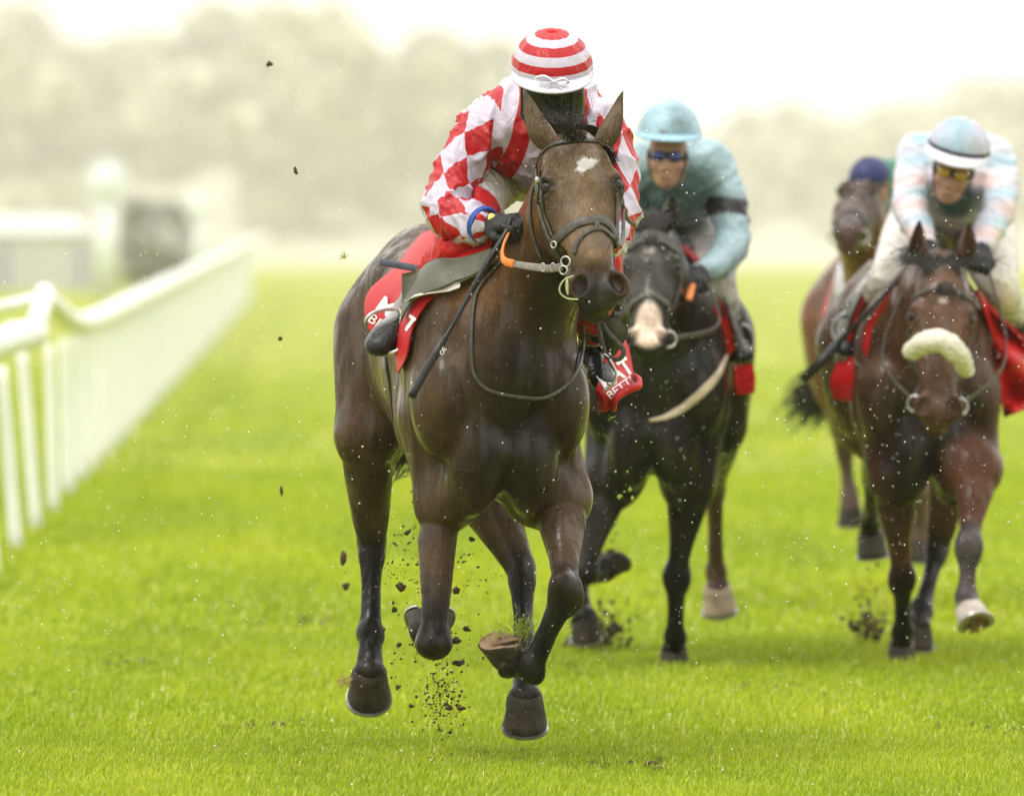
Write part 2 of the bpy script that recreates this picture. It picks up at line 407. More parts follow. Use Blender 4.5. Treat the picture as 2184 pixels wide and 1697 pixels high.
vm = N(n, 'ShaderNodeVectorMath', operation='SCALE'); n.links.new(r1.outputs[0], vm.inputs[0]); n.links.new(rr.outputs[0], vm.inputs['Scale']); n.links.new(vm.outputs[0], b.inputs['Base Color']); b.inputs['Roughness'].default_value = .9; b.inputs['Specular IOR Level'].default_value = .15
bu = N(n, 'ShaderNodeBump'); bu.inputs['Strength'].default_value = .8; bu.inputs['Distance'].default_value = .03; n.links.new(n2.outputs['Fac'], bu.inputs['Height']); n.links.new(bu.outputs[0], b.inputs['Normal'])
M['turf'] = m
ys = np.concatenate([np.linspace(-20, 100, 61), np.geomspace(104, 3250, 42)]); xs = np.concatenate([-np.geomspace(900, 12, 20), np.linspace(-10, 10, 21), np.geomspace(12, 900, 20)])
G = np.array([[(x, y, 0.0) for x in xs] for y in ys]); 
gd_ = mesh_obj('ground', G.reshape(-1, 3), grid_faces(len(ys), len(xs)), M['turf']); gd_.data.flip_normals(); tag(gd_, kind='structure')
# grass blades: thick where the picture is sharp, thinning with distance
m, n, b = newmat('grass_blade'); at = N(n, 'ShaderNodeAttribute'); at.attribute_name = 'Col'; n.links.new(at.outputs['Color'], b.inputs['Base Color']); b.inputs['Roughness'].default_value = .55; b.inputs['Specular IOR Level'].default_value = .25
tr = N(n, 'ShaderNodeBsdfTranslucent'); n.links.new(at.outputs['Color'], tr.inputs[0]); ms = N(n, 'ShaderNodeMixShader'); ms.inputs[0].default_value = .35
out = n.nodes['Material Output']; n.links.new(b.outputs[0], ms.inputs[1]); n.links.new(tr.outputs[0], ms.inputs[2]); n.links.new(ms.outputs[0], out.inputs[0]); M['blade'] = m
def blades(name, d0, d1, per, hgt, wid, seed, fade=False):
    r = np.random.default_rng(seed); nn = int(per * (d1 - d0) * ((d0 + d1) / 2 * .133 + 1.0))
    d = np.sqrt(r.uniform(d0 * d0, d1 * d1, nn))
    if fade: d = d[r.random(nn) > (d - d0) / (d1 - d0)]; nn = len(d)
    hw = d * .0665 + .5; x = r.uniform(-1, 1, nn) * hw
    big = lownoise(x, d, 5); fine = lownoise(x * 5, d * 4, 9)
    h = hgt * (.55 + .75 * r.random(nn)) * (1 + .25 * big + .22 * fine); a = r.uniform(0, 6.28, nn); ln = r.uniform(.1, .75, nn) * h
    w = wid * r.uniform(.6, 1.3, nn); dx, dy = np.cos(a), np.sin(a); px, py = -dy, dx
    wind = np.array([.10, -.05])
    base = np.stack([x, d, np.zeros(nn)], 1); V = np.zeros((nn, 5, 3))
    side = np.stack([px * w, py * w, np.zeros(nn)], 1)
    mid = base + np.stack([dx * ln * .3 + wind[0] * h * .3, dy * ln * .3, h * .58], 1); tip = base + np.stack([dx * ln + wind[0] * h, dy * ln + wind[1] * h, h * (1 - .25 * (ln / h))], 1)
    V[:, 0] = base - side; V[:, 1] = base + side; V[:, 2] = mid - side * .75; V[:, 3] = mid + side * .75; V[:, 4] = tip
    i = np.arange(nn)[:, None] * 5; F = np.concatenate([i + [0, 1, 3], i + [0, 3, 2], i + [2, 3, 4]])
    c0 = np.array([.19, .30, .006]); c1 = np.array([.49, .55, .024]); c2 = np.array([.62, .62, .2])
    t = np.clip(.45 + .18 * big + .20 * fine + r.normal(0, .17, nn), 0, 1)[:, None]; C = c0 * (1 - t) + c1 * t; dry = (r.random(nn) < .05)[:, None]; C = np.where(dry, c2, C) * r.uniform(.8, 1.15, nn)[:, None]
    C = np.repeat(C[:, None, :], 5, 1)
    o = mesh_obj(name, V.reshape(-1, 3), F, M['blade'], smooth=False, attrs={'Col': C.reshape(-1, 3)}); return tag(o, kind='stuff')
K = .15 if os.environ.get('COARSE') else 1
blades('grass', 22.9, 26.5, 9500 * K, .040, .0020, 1)
blades('grass', 26.5, 34, 3600 * K, .044, .0028, 2)
blades('grass', 34, 60, 620 * K, .05, .006, 3)
blades('grass', 60, 130, 90 * K, .05, .010, 4, True)
# white running rail
M['plastic'] = noise_mat('white_rail_plastic', (.70, .71, .66), (.78, .79, .74), 5, .45, .1)
def railx(d): return -1.5 - .0276 * d
def railz(d): return 1.12 + min(2.2, max(0, (d - 57)) * .0047)
rl = empty('running_rail', (railx(60), 60, 0), 'long white plastic running rail along the left edge of the course', 'rail')
mb = MB(); q = [P(94, 632, 46.3), P(120, 655, 49), P(150, 682, 54)] + [V3((railx(d), d, railz(d) + (.0 if d > 58 else .02))) for d in (58, 64, 75, 90, 110, 140, 180, 230, 300, 400, 520)]; mb.tube(catmull(q, 6), [.055, .075, .10, .11, .13, .16], 14); mb.build('rail', M['plastic'], rl)
mb = MB(); mb.tube(catmull([P(74, 712, 46.0), P(30, 722, 45.4), P(-20, 738, 44.6), P(-120, 770, 43)], 5), .085, 14); mb.build('rail', M['plastic'], rl)
mb = MB(); mb.tube(catmull([P(92, 632, 46.4), P(40, 645, 46.2), P(-40, 662, 46), P(-140, 690, 45)], 5), .030, 10); mb.tube([P(66, 690, 46), P(10, 695, 46)], .02, 8); mb.build('top_tube', M['plastic'], rl)
mb = MB(); mb.tube([P(97, 622, 46.3), P(86, 665, 46.1), P(70, 722, 46.0)], [.055, .06, .065], 12); mb.build('bracket', M['plastic'], rl)
d = 37.0; k = 0
while d < 300:
    zt = 1.02 if d < 47 else railz(d) - .05; lean = -.09 if d < 50 else -.03
    mb = MB(); mb.tube(catmull([V3((railx(d) + lean, d, zt)), V3((railx(d) + lean * .6, d, zt * .6)), V3((railx(d), d, -.05))], 4), [.032, .036, .040] if d < 52 else [.038, .044, .050], 10); mb.build('post', M['plastic'], rl); d += 3.4 if d < 62 else 2.6; k += 1
# low wooded hills
M['slope'] = noise_mat('wooded_slope', (.34, .33, .26), (.44, .42, .34), .02, .95, 0)  # paled like the trees on it: part of the haze is in the colour
def hill(u0, u1, d, prof, drop, depth=120):
    us = np.linspace(u0, u1, 60); G = []
    for k, t in enumerate(np.linspace(0, 1, 8)):
        G.append([((u - 1092) / FPX * d, d + depth * t, max(.02, (CAMZ + (554.5 - prof(u)) / FPX * d) * .5 * math.sin(t * math.pi * .5)) + (.0 if t else .01) + .6 * math.sin(u * .05) * t) for u in us])
    G = np.array(G); o = mesh_obj('hills', G.reshape(-1, 3), grid_faces(*G.shape[:2]), M['slope']); tag(o, kind='structure')
# far wood: two belts of trees that read as one mass each, haze partly painted into the leaves
m, n, b = newmat('foliage'); at = N(n, 'ShaderNodeAttribute'); at.attribute_name = 'Col'; n.links.new(at.outputs['Color'], b.inputs['Base Color']); b.inputs['Roughness'].default_value = .8; b.inputs['Specular IOR Level'].default_value = .2; M['leaf'] = m
M['bark'] = noise_mat('bark', (.05, .04, .03), (.10, .08, .06), 6, .9, .5)
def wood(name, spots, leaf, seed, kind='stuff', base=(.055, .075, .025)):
    r = np.random.default_rng(seed); V = []; C = []; trunks = MB()
    for (x, y, h, w) in spots:
        nb = 16; trunks.tube(catmull([V3((x, y, -.2)), V3((x + r.normal(0, .1), y, h * .3)), V3((x + r.normal(0, .3), y, h * .75))], 3), [.035 * h, .02 * h, .008 * h], 7)
        for k in range(nb):
            a = r.uniform(0, 6.28); zz = h * r.uniform(.05, .92); rad = w * (1 - abs(zz / h - .5) * 1.1) * r.uniform(.15, .8); c = V3((x + math.cos(a) * rad, y + math.sin(a) * rad, zz)); s = w * r.uniform(.28, .5)
            if k < 5: trunks.tube([V3((x, y, zz * .6)), (V3((x, y, zz * .75)) + c) / 2, c], [.010 * h, .006 * h, .003 * h], 5)
            nl = 90; p = r.normal(size=(nl, 3)); p /= np.linalg.norm(p, axis=1)[:, None]; p *= s * r.uniform(.55, 1.0, (nl, 1)) * V3((1, 1, .72)); q = c + p
            a1 = r.normal(size=(nl, 3)); a1 /= np.linalg.norm(a1, axis=1)[:, None]; a2 = np.cross(a1, r.normal(size=(nl, 3))); a2 /= np.linalg.norm(a2, axis=1)[:, None]; sz = leaf * r.uniform(.6, 1.4, (nl, 1))
            V.append(np.stack([q - a1 * sz, q + a2 * sz * .6, q + a1 * sz, q - a2 * sz * .6], 1)); tint = r.uniform(.65, 1.35); C.append(np.repeat((np.array(base) * tint * r.uniform(.8, 1.2, (nl, 1)))[:, None, :], 4, 1))
    V = np.concatenate(V); C = np.concatenate(C); nq = len(V); F = np.arange(nq * 4).reshape(nq, 4)
    o = mesh_obj(name, V.reshape(-1, 3), F, M['leaf'], smooth=False, attrs={'Col': C.reshape(-1, 3)})
    t = trunks.build('trunk', M['bark'], o); t.name = 'trunks' if kind == 'stuff' else 'trunk'
    if kind: tag(o, kind=kind)
    return o
rt = np.random.default_rng(21)
def top(u): return float(np.interp(u, [-200, 0, 90, 150, 240, 330, 400, 480, 560, 640, 720, 760, 810, 870, 960, 1040, 1090, 1150, 1300], [-30, -15, 5, 45, 70, 55, 20, 0, -25, -30, -10, 40, 95, 62, 50, 75, 140, 210, 250]))
hill(-300, 1400, 2380, top, 0)
sp = []
for u in np.arange(-220, 1260, 34):
    for k in range(2):
        d = rt.uniform(2400, 2550); uu = u + rt.uniform(-14, 14); h = CAMZ + (554.5 - top(uu) - rt.uniform(0, 30) - 70 * k) / FPX * d; sp.append(((uu - 1092) / FPX * d, d, max(4, h), h * .24))
wd = wood('wood', sp, 4.2, 31, base=(.42, .40, .32)); tag(wd, 'pale misty belt of tall trees behind the left half of the course', 'wood')  # base leaf colour raised to carry haze the thin air lacks
def top2(u): return float(np.interp(u, [1000, 1400, 1500, 1600, 1680, 1760, 1850, 1950, 2050, 2184, 2400], [330, 300, 285, 235, 215, 245, 250, 215, 190, 165, 150]))
hill(1000, 2500, 2860, top2, 0)
sp = []
for u in np.arange(1060, 2420, 26):
    for k in range(2):
        d = rt.uniform(2880, 3050); uu = u + rt.uniform(-12, 12); h = CAMZ + (554.5 - top2(uu) - rt.uniform(0, 25) - 60 * k) / FPX * d; sp.append(((uu - 1092) / FPX * d, d, max(4, h), h * .28))
wd = wood('wood', sp, 5.0, 32, base=(.46, .44, .37)); tag(wd, 'fainter belt of trees in the rain behind the right half of the course', 'wood')  # paler leaves again: distance haze painted into the base colour
bs = wood('bush', [(P(330, 0, 480)[0], 480, 5.4, 3.0), (P(372, 0, 482)[0], 482, 4.2, 2.8), (P(296, 0, 478)[0], 478, 6.0, 2.4)], .45, 33, None, (.44, .44, .39)); tag(bs, 'dark green bush behind the white rail, beside the tall white post', 'bush')  # foliage painted pale in place of haze
# winning posts and marquee beyond the rail
wm = noise_mat('white_paint', (.70, .73, .76), (.78, .80, .82), 4, .5, .05)
def signpost(d, u, vtop, hw, hh, pw, label):
    c = P(u, vtop, d); e = empty('course_post', (c[0], d, 0), label, 'post')
    mb = MB(); mb.tube([V3((c[0], d, 0)), V3((c[0], d, c[2] - hh))], pw, 14); mb.build('pole', wm, e)
    mb = MB(); q = [V3((c[0], d - .55, c[2] - hh)), V3((c[0], d - .40, c[2] - hh))]; v, f = tube_geo(q, hh, 28); mb.add(v, f); mb.build('disc', wm, e)
    mb = MB(); mb.add(*ring_geo(V3((c[0], d - .56, c[2] - hh)), V3((0, 1, 0)), hh * .96, .06, 28, 8)); mb.build('rim', wm, e)
signpost(330, 228, 338, .5, .95, .48, 'tall white course post with a round head, the nearer of the two beyond the rail')
signpost(470, 428, 405, .5, .9, .36, 'shorter hazy white course post right of the dark bush')
mqm = noise_mat('marquee_canvas', (.46, .45, .42), (.54, .53, .50), 2, .7, .1)
mq = empty('marquee', (P(90, 0, 420)[0], 420, 0), 'long white marquee with dark doorways at the far left behind the rail', 'marquee')
x0, x1 = P(-90, 0, 420)[0], P(185, 0, 420)[0]; zt = 3.7
bmq = MB(); bmq.add([(x0, 420, 0), (x1, 420, 0), (x1, 430, 0), (x0, 430, 0), (x0, 420, zt - .7), (x1, 420, zt - .7), (x1, 430, zt - .7), (x0, 430, zt - .7)], [(0, 1, 5, 4), (1, 2, 6, 5), (2, 3, 7, 6), (3, 0, 4, 7), (4, 5, 6, 7)]); bmq.build('wall', mqm, mq, False)
bmq = MB(); bmq.add([(x0 - .15, 419.8, zt - .7), (x1 + .15, 419.8, zt - .7), (x1 + .15, 430.2, zt - .7), (x0 - .15, 430.2, zt - .7), (x0 + .8, 425, zt + .3), (x1 - .8, 425, zt + .3)], [(0, 1, 5, 4), (1, 2, 5), (2, 3, 4, 5), (3, 0, 4), (3, 2, 1, 0)]); bmq.build('roof', mqm, mq, False)
dk = noise_mat('dark_opening', (.30, .32, .35), (.36, .38, .42), 4, .8, 0)
for u0, u1 in ((-8, 22), (160, 184)):
    a, b_ = P(u0, 0, 420)[0], P(u1, 0, 420)[0]; bmq = MB(); bmq.add([(a, 419.97, .02), (b_, 419.97, .02), (b_, 419.97, 2.4), (a, 419.97, 2.4), (a, 419.99, .02), (b_, 419.99, .02), (b_, 419.99, 2.4), (a, 419.99, 2.4)], [(0, 1, 2, 3), (7, 6, 5, 4), (0, 4, 5, 1), (1, 5, 6, 2), (2, 6, 7, 3), (3, 7, 4, 0)]); bmq.build('doorway', dk, mq, False)
# ------------------------------------------------------------------ horse builder
def frame_from(h, face):
    h = nrm(h); n = nrm(np.asarray(face, float) - h * np.dot(face, h)); l = np.cross(n, h) ; return h, n, nrm(l)
class Horse:
    """torso in body coordinates (x forward, y to its left, z up, withers near x=0), limbs by measured joints"""
    def __init__(s, chest, yaw, s_=1.0, pitch=0.0):
        a = yaw; s.f = V3((math.sin(a), -math.cos(a), 0)); s.u = V3((0, 0, 1)); s.l = V3((math.cos(a), math.sin(a), 0))
        s.f = nrm(s.f * math.cos(pitch) + s.u * math.sin(pitch)); s.u = nrm(np.cross(s.f, s.l)) if np.cross(s.f, s.l)[2] > 0 else -nrm(np.cross(s.f, s.l))
        s.s = s_; s.B = Body(); s.o = V3(chest) - (s.f * .42) * s_ - s.u * 1.15 * s_
    def T(s, x, y, z): return s.o + (s.f * x + s.l * y + s.u * z) * s.s
    def ell(s, c, r, k=.06, ax=None, op='u'):
        if ax is None: A = [s.f, s.l, s.u]
        else:  # rotated about the lateral axis by angle ax: x axis tilts up
            ca, sa = math.cos(ax), math.sin(ax); A = [s.f * ca + s.u * sa, s.l, -s.f * sa + s.u * ca]
        s.B.ell(s.T(*c), V3(r) * s.s, A, k, op)
    def torso(s, chest_low=0.0):
        e = s.ell
        e((-.18, 0, 1.27), (.62, .265, .37), .08)
        e((.16, 0, 1.20), (.32, .235, .36), .08)
        e((-.5, 0, 1.27), (.45, .255, .31), .08)
        e((-.68, 0, 1.42), (.4, .19, .2), .08)
        e((-.88, 0, 1.41), (.33, .20, .26), .08)
        e((-.2, 0, 1.52), (.4, .13, .13), .08)
        s.B.cap(s.T(.06, 0, 1.60), s.T(-.2, 0, 1.58), .05 * s.s, .06 * s.s, .12)
        for y in (-1, 1):
            e((.16, .165 * y, 1.24), (.15, .09, .30), .07, ax=math.radians(-22))   # shoulder blade
            e((-.02, .17 * y, 1.08), (.17, .095, .17), .05)                      # triceps
            e((.32, .18 * y, 1.12), (.14, .095, .17), .06)                       # point of shoulder
            e((.36, .085 * y, 1.03 + chest_low), (.11, .085, .17), .03)             # pectoral
            e((.22, .11 * y, .93 + chest_low), (.14, .085, .11), .05)
            e((-.90, .14 * y, 1.24), (.27, .135, .30), .06)                    # quarter
            e((-1.02, .13 * y, 1.12), (.17, .11, .24), .05)
            e((-.72, .15 * y, 1.50), (.08, .06, .05), .08)                     # hip bone
        e((.12, 0, .97), (.34, .14, .14), .05)
    def neck(s, poll, back=.11, rl=(.20, .125, .078), rv=(.27, .19, .125), bend=None):
        """poll: world; runs from the shoulders to the back of the head"""
        a = s.T(.10, 0, 1.30); b = V3(poll); m = (a + b) / 2 + (V3(bend) if bend is not None else s.u * .03)
        pts = catmull([a, m, b], 5); n = len(pts)
        for i in range(n - 1):
            t = i / (n - 2)
            v = np.interp(t, [0, .5, 1], rv) * s.s; l_ = np.interp(t, [0, .5, 1], rl) * s.s
            v2 = np.interp(min(1, t + 1 / (n - 2)), [0, .5, 1], rv) * s.s
            s.B.cap(pts[i], pts[i + 1], v, v2, .07, (s.l, l_ / v))
        # muscle bands down the sides of the neck, windpipe
        low = s.T(.36, 0, 1.22)
        s.B.chain([b - s.u * .10 * s.s + (low - b) * .08, (b + low) / 2 + s.f * .0, low], [.05 * s.s, .062 * s.s, .06 * s.s], .04, n=3)
        for y in (-1, 1):
            s.B.chain([b + s.l * .055 * y - s.u * .1, m * .6 + low * .4 + s.l * .1 * y, s.T(.36, .10 * y, 1.22)], [.03, .045, .05], .04, n=4)
    def head(s, poll, muz, face, sc=1.0, wide=1.0):
        """poll and muzzle tip in world, face: direction the forehead looks to"""
        B = s.B; h, n, l = frame_from(V3(muz) - V3(poll), face); 
        if np.dot(l, s.l) < 0: l = -l
        L = np.linalg.norm(V3(muz) - V3(poll)) / .60; s.hf = (V3(poll), h, n, l, L)
        def Q(a, b, c): return V3(poll) + (h * a + l * b * wide + n * c) * L
        s.Q = Q; ax = [h, l, n]
        def E(c, r, k=.03, A=None, op='u'): B.ell(Q(*c), V3(r) * L * V3((1, wide, 1)), A or ax, k, op)
        E((.06, 0, -.075), (.10, .085, .085), .05)              # back of skull
        E((.13, 0, -.045), (.13, .094, .070), .03)               # forehead
        E((.09, 0, -.02), (.08, .070, .045), .04)
        for y in (-1, 1):                                        # the face narrows from the eyes to the nose
            B.cap(Q(.18, .045 * y, -.038), Q(.49, .016 * y, -.035), .050 * L, .042 * L, .035)
        B.cap(Q(.18, 0, .002), Q(.46, 0, .004), .030 * L, .024 * L, .04)       # nasal bone ridge
        for y in (-1, 1):
            E((.175, .086 * y, -.034), (.050, .030, .036), .025)     # orbit
            B.cap(Q(.085, .060 * y, -.02), Q(.150, .086 * y, -.004), .014 * L, .019 * L, .022)   # brow
            B.cap(Q(.22, .088 * y, -.05), Q(.36, .062 * y, -.045), .016 * L, .012 * L, .03)   # facial crest
            E((.25, .062 * y, -.13), (.13, .040, .095), .03)        # cheek
            E((.105, .070 * y, .012), (.030, .014, .014), .02, op='s')   # hollow above the eye
            E((.543, .047 * y, -.014), (.052, .038, .040), .018)      # nostril wing
            B.cap(Q(.53, .062 * y, -.06), Q(.46, .055 * y, -.075), .018 * L, .018 * L, .025)
        E((.545, 0, -.045), (.058, .052, .048), .03)              # upper lip
        E((.590, 0, -.055), (.030, .046, .040), .02)
        B.cap(Q(.32, 0, -.14), Q(.53, 0, -.105), .060 * L, .042 * L, .04)         # lower jaw
        E((.585, 0, -.105), (.040, .038, .036), .02)             # chin
        B.cap(Q(.604, -.05, -.082), Q(.604, .05, -.082), .004 * L, .004 * L, .01, op='s')
        for y in (-1, 1):
            E((.548, .050 * y, .014), (.038, .019, .034), .012, [nrm(h + l * .45 * y), nrm(l - h * .45 * y), n], op='s')     # nostril
            E((.176, .104 * y, -.006), (.024, .018, .020), .005, op='s')
            B.cap(Q(.150, .098 * y, -.030), Q(.158, .083 * y, .014), .0065 * L, .0065 * L, .008); B.cap(Q(.202, .096 * y, -.026), Q(.196, .082 * y, .010), .0055 * L, .0055 * L, .008)   # lids            # eye socket
    def foreleg(s, y, elbow, knee, fet, cor, k=.03, bulk=1.0, sh=None):
        B = s.B; S = s.s; el, kn, fe, co = map(V3, (elbow, knee, fet, cor))
        sh = s.T(.12, .15 * y, 1.06) if sh is None else V3(sh)
        B.cap(sh, el, .12 * S, .10 * S * bulk, .06)
        a = el + (kn - el) * .28; b = el + (kn - el) * .62
        B.chain([el, a, b, kn], [.085 * S * bulk, .070 * S * bulk, .046 * S, .036 * S], .05)
        B.cap(a + s.l * .035 * y * S, el + (kn - el) * .6 + s.l * .018 * y * S, .034 * S * bulk, .018 * S, .03)
        c = nrm(fe - kn)
        up = nrm(kn - el)
        B.ell(kn, (.062 * S, .057 * S, .050 * S), [c, s.l, np.cross(c, s.l)], .025)
        B.ell(kn + c * .035 * S, (.04 * S, .043 * S, .036 * S), [c, s.l, np.cross(c, s.l)], .02)
        B.ell(kn + up * -.035 * S, (.04 * S, .042 * S, .038 * S), [up, s.l, np.cross(up, s.l)], .02)
        s._lower(kn, fe, co, y, .031)
    def _lower(s, kn, fe, co, y, rc):
        B = s.B; S = s.s; c = nrm(fe - kn)
        m = (kn + fe) / 2
        B.chain([kn + c * .05 * S, m, fe - c * .02 * S], [.038 * S, rc * S, .034 * S], .02)
        back = nrm(np.cross(s.l, c)); 
        back = -back if np.dot(back, s.f) > 0 else back
        B.cap(kn + c * .05 * S + back * .030 * S, fe + back * .022 * S, .017 * S, .019 * S, .006)    # tendons
        B.ell(fe, (.048 * S, .046 * S, .043 * S), [c, s.l, np.cross(c, s.l)], .02)
        B.ell(fe + back * .022 * S, (.032 * S, .030 * S, .026 * S), [c, s.l, np.cross(c, s.l)], .02)
        p = nrm(co - fe)
        B.cap(fe, co, .032 * S, .038 * S, .018); B.cap(fe + (co - fe) * .35, co, .030 * S, .046 * S, .02)
        B.ell(co, (.032 * S, .0505 * S, .0485 * S), [p, s.l, np.cross(p, s.l)], .015)
    def hindleg(s, y, stifle, hock, fet, cor, bulk=1.0, hip=None):
        B = s.B; S = s.s; st, ho, fe, co = map(V3, (stifle, hock, fet, cor))
        hip = s.T(-.88, .15 * y, 1.32) if hip is None else V3(hip)
        B.cap(hip, st, .15 * S, .115 * S * bulk, .08)
        a = st + (ho - st) * .35; b = st + (ho - st) * .72
        B.chain([st, a, b, ho], [.118 * S * bulk, .102 * S * bulk, .066 * S, .042 * S], .05, (s.l, (.85, .9, 1)))
        c = nrm(fe - ho); back = nrm(np.cross(s.l, c)); back = -back if np.dot(back, s.f) > 0 else back
        B.ell(ho, (.062 * S, .044 * S, .052 * S), [c, s.l, np.cross(c, s.l)], .02)
        B.cap(ho - c * .055 * S + back * .045 * S, ho + c * .03 * S + back * .028 * S, .022 * S, .022 * S, .02)
        B.cap(a + back * .05 * S, ho - c * .055 * S + back * .042 * S, .03 * S, .012 * S, .02)   # achilles
        B.ell(ho + c * .045 * S, (.05 * S, .038 * S, .042 * S), [c, s.l, np.cross(c, s.l)], .02)
        s._lower(ho, fe, co, y, .030)
def hoof(parent, c, axis, toe, S=1.0, mat=None, sole_mat=None, shoe=True, label=None):
    """c: centre of the coronet, axis: from coronet to ground surface, toe: forward"""
    a = nrm(axis); t = nrm(np.asarray(toe) - a * np.dot(toe, a)); w = np.cross(a, t); n = 32
    vs = []; f = []
    rings = [(-.026, .034, .032, -.002, 0.0), (-.014, .0465, .0450, -.001, 0.0), (-.002, .0515, .0510, .0, .1), (.012, .0540, .0550, .003, .1), (.035, .056, .058, .008, .4), (.06, .060, .064, .013, .75), (.076, .063, .068, .017, 1.0), (.083, .058, .063, .018, 1)]
    for (z, rw, rt, sh, hk) in rings:
        for k in range(n):
            th = 2 * math.pi * k / n; ct, st = math.cos(th), math.sin(th)
            rr = 1 - .10 * max(0, -ct) ** 3        # flatter heel
            zz = z if ct > 0 else z * (1 - .32 * (-ct) ** 1.2)
            mu = 1 + .018 * math.sin(5 * th + 60 * z) + .012 * math.sin(11 * th + 3 + 90 * z)
            vs.append(V3(c) + S * (a * zz + t * (rt * ct * rr * mu + sh) + w * rw * st * mu))
    for i in range(len(rings) - 1):
        for k in range(n): f.append((i * n + k, i * n + (k + 1) % n, (i + 1) * n + (k + 1) % n, (i + 1) * n + k))
    f.append(tuple(range(n - 1, -1, -1))); 
    ho = mesh_obj('hoof', vs, [q[::-1] for q in f], mat or M['hoof'], parent)
    # sole: concave disc with a frog wedge
    b = (len(rings) - 1) * n; vb = [vs[b + k] for k in range(n)]; cen = sum(vb) / n
    sv = [p for p in vb]; sf = []
    for q, dep in ((.72, -.004), (.35, -.010)):
        for p in vb: sv.append(cen + (p - cen) * q + a * dep * S)
    sv.append(cen - a * .011 * S)
    for i in range(2):
        for k in range(n): sf.append((i * n + k, (i + 1) * n + k, (i + 1) * n + (k + 1) % n, i * n + (k + 1) % n))
    for k in range(n): sf.append((2 * n + k, 3 * n, 2 * n + (k + 1) % n))
    base = len(sv)
    hw = [(.045, .0, 0), (-.035, .018, 0), (-.052, .020, 0), (-.05, 0, -.004), (-.052, -.020, 0), (-.035, -.018, 0)]
    for (x, y_, z_) in hw: sv.append(cen + S * (t * (x - .012) + w * y_ + a * (z_ - .001)))
    sv.append(cen + S * (-t * .04 + a * .004)); q = len(sv) - 1
    for i in range(6): sf.append((base + i, base + (i + 1) % 6, q))
    so = mesh_obj('sole', sv, sf, sole_mat or M['sole'], ho, smooth=False)
    if shoe:
        ov = []; of = []; m = 26
        for i in range(m + 1):
            th = math.radians(-150 + 300 * i / m); ct, st = math.cos(th), math.sin(th)
            rr = 1 - .10 * max(0, -ct) ** 3; zz = .083 if ct > 0 else .083 * (1 - .32 * (-ct) ** 1.2)
            for (q_, h_) in ((1.03, 0), (1.03, .007), (.76, .007), (.76, 0)):
                ov.append(V3(c) + S * (a * (zz + h_) + t * (.071 * ct * rr * q_ + .02) + w * .066 * st * q_))
        for i in range(m):
            for k in range(4): of.append((i * 4 + k, i * 4 + (k + 1) % 4, (i + 1) * 4 + (k + 1) % 4, (i + 1) * 4 + k))
        of += [(3, 2, 1, 0), (m * 4, m * 4 + 1, m * 4 + 2, m * 4 + 3)]
        mesh_obj('horseshoe', ov, of, M['shoe'], ho, smooth=False)
    return ho
def ear(parent, base, tip, open_dir, S=1.0, col=(.06, .035, .02), inner=(.05, .035, .025), curl=.0):
    """cupped leaf: open_dir is where the hollow faces"""
    base = V3(base); tip = V3(tip); ax = nrm(tip - base); L = np.linalg.norm(tip - base)
    o = nrm(V3(open_dir) - ax * np.dot(open_dir, ax)); w = np.cross(ax, o); nt_, na = 16, 15
    G = np.zeros((nt_, na, 3))
    for i in range(nt_):
        t = i / (nt_ - 1)
        R = .034 * S * float(np.interp(t, [0, .12, .3, .5, .7, .86, .95, 1], [.62, .85, 1, .93, .70, .40, .17, .02])) + .0010
        span = math.radians(np.interp(t, [0, .15, .5, 1], [330, 285, 215, 160]))
        cen = base + ax * L * t + o * (-.010 * S + .016 * S * math.sin(math.pi * t)) + w * curl * S * math.sin(math.pi * t) * .02
        for j in range(na):
            th = math.pi + (j / (na - 1) - .5) * span
            G[i, j] = cen + R * (math.cos(th) * o * 1.0 + math.sin(th) * w)
    ob, _ = sheet_obj('ear', G, .0045 * S, M['coat'], parent)
    me = ob.data; n = len(me.vertices); c = np.ones((n, 4), np.float32); c[:, :3] = col
    at = me.attributes.new('Col', 'FLOAT_COLOR', 'POINT')
    tt = np.tile(np.repeat(np.linspace(0, 1, nt_), na), 2); c[:, :3] *= (1 - .75 * np.clip((tt - .75) * 4, 0, 1))[:, None]
    at.data.foreach_set('color', c.ravel())
    return ob
def horse_eye(parent, H, y, S=1.0):
    Q = H.Q; c = Q(.176, .0885 * y, -.019); L = H.hf[4]; r = .0255 * L
    bm = bmesh.new(); bmesh.ops.create_icosphere(bm, subdivisions=3, radius=r)
    v = [np.array(x.co) + c for x in bm.verts]; f = [[q.index for q in p.verts] for p in bm.faces]; bm.free()
    return mesh_obj('eye', v, f, M['eye'], parent)
def strands(name, lines, r0, r1, mat, parent, n=3):
    """many hairs as one mesh: each line a list of points"""
    mb = MB()
    for ln in lines:
        q = catmull(ln, 3); mb.tube(q, [r0, r0 * .9, r1], n, cap=False)
    return mb.build(name, mat, parent)
def horse_mesh(H, parent, base, zones, h=.006, mat=None):
    Vt, Fc = H.B.mesh(h)
    C = colour(Vt, base, zones)
    return mesh_obj('body', Vt, Fc, mat or M['coat'], parent, attrs={'Col': C})
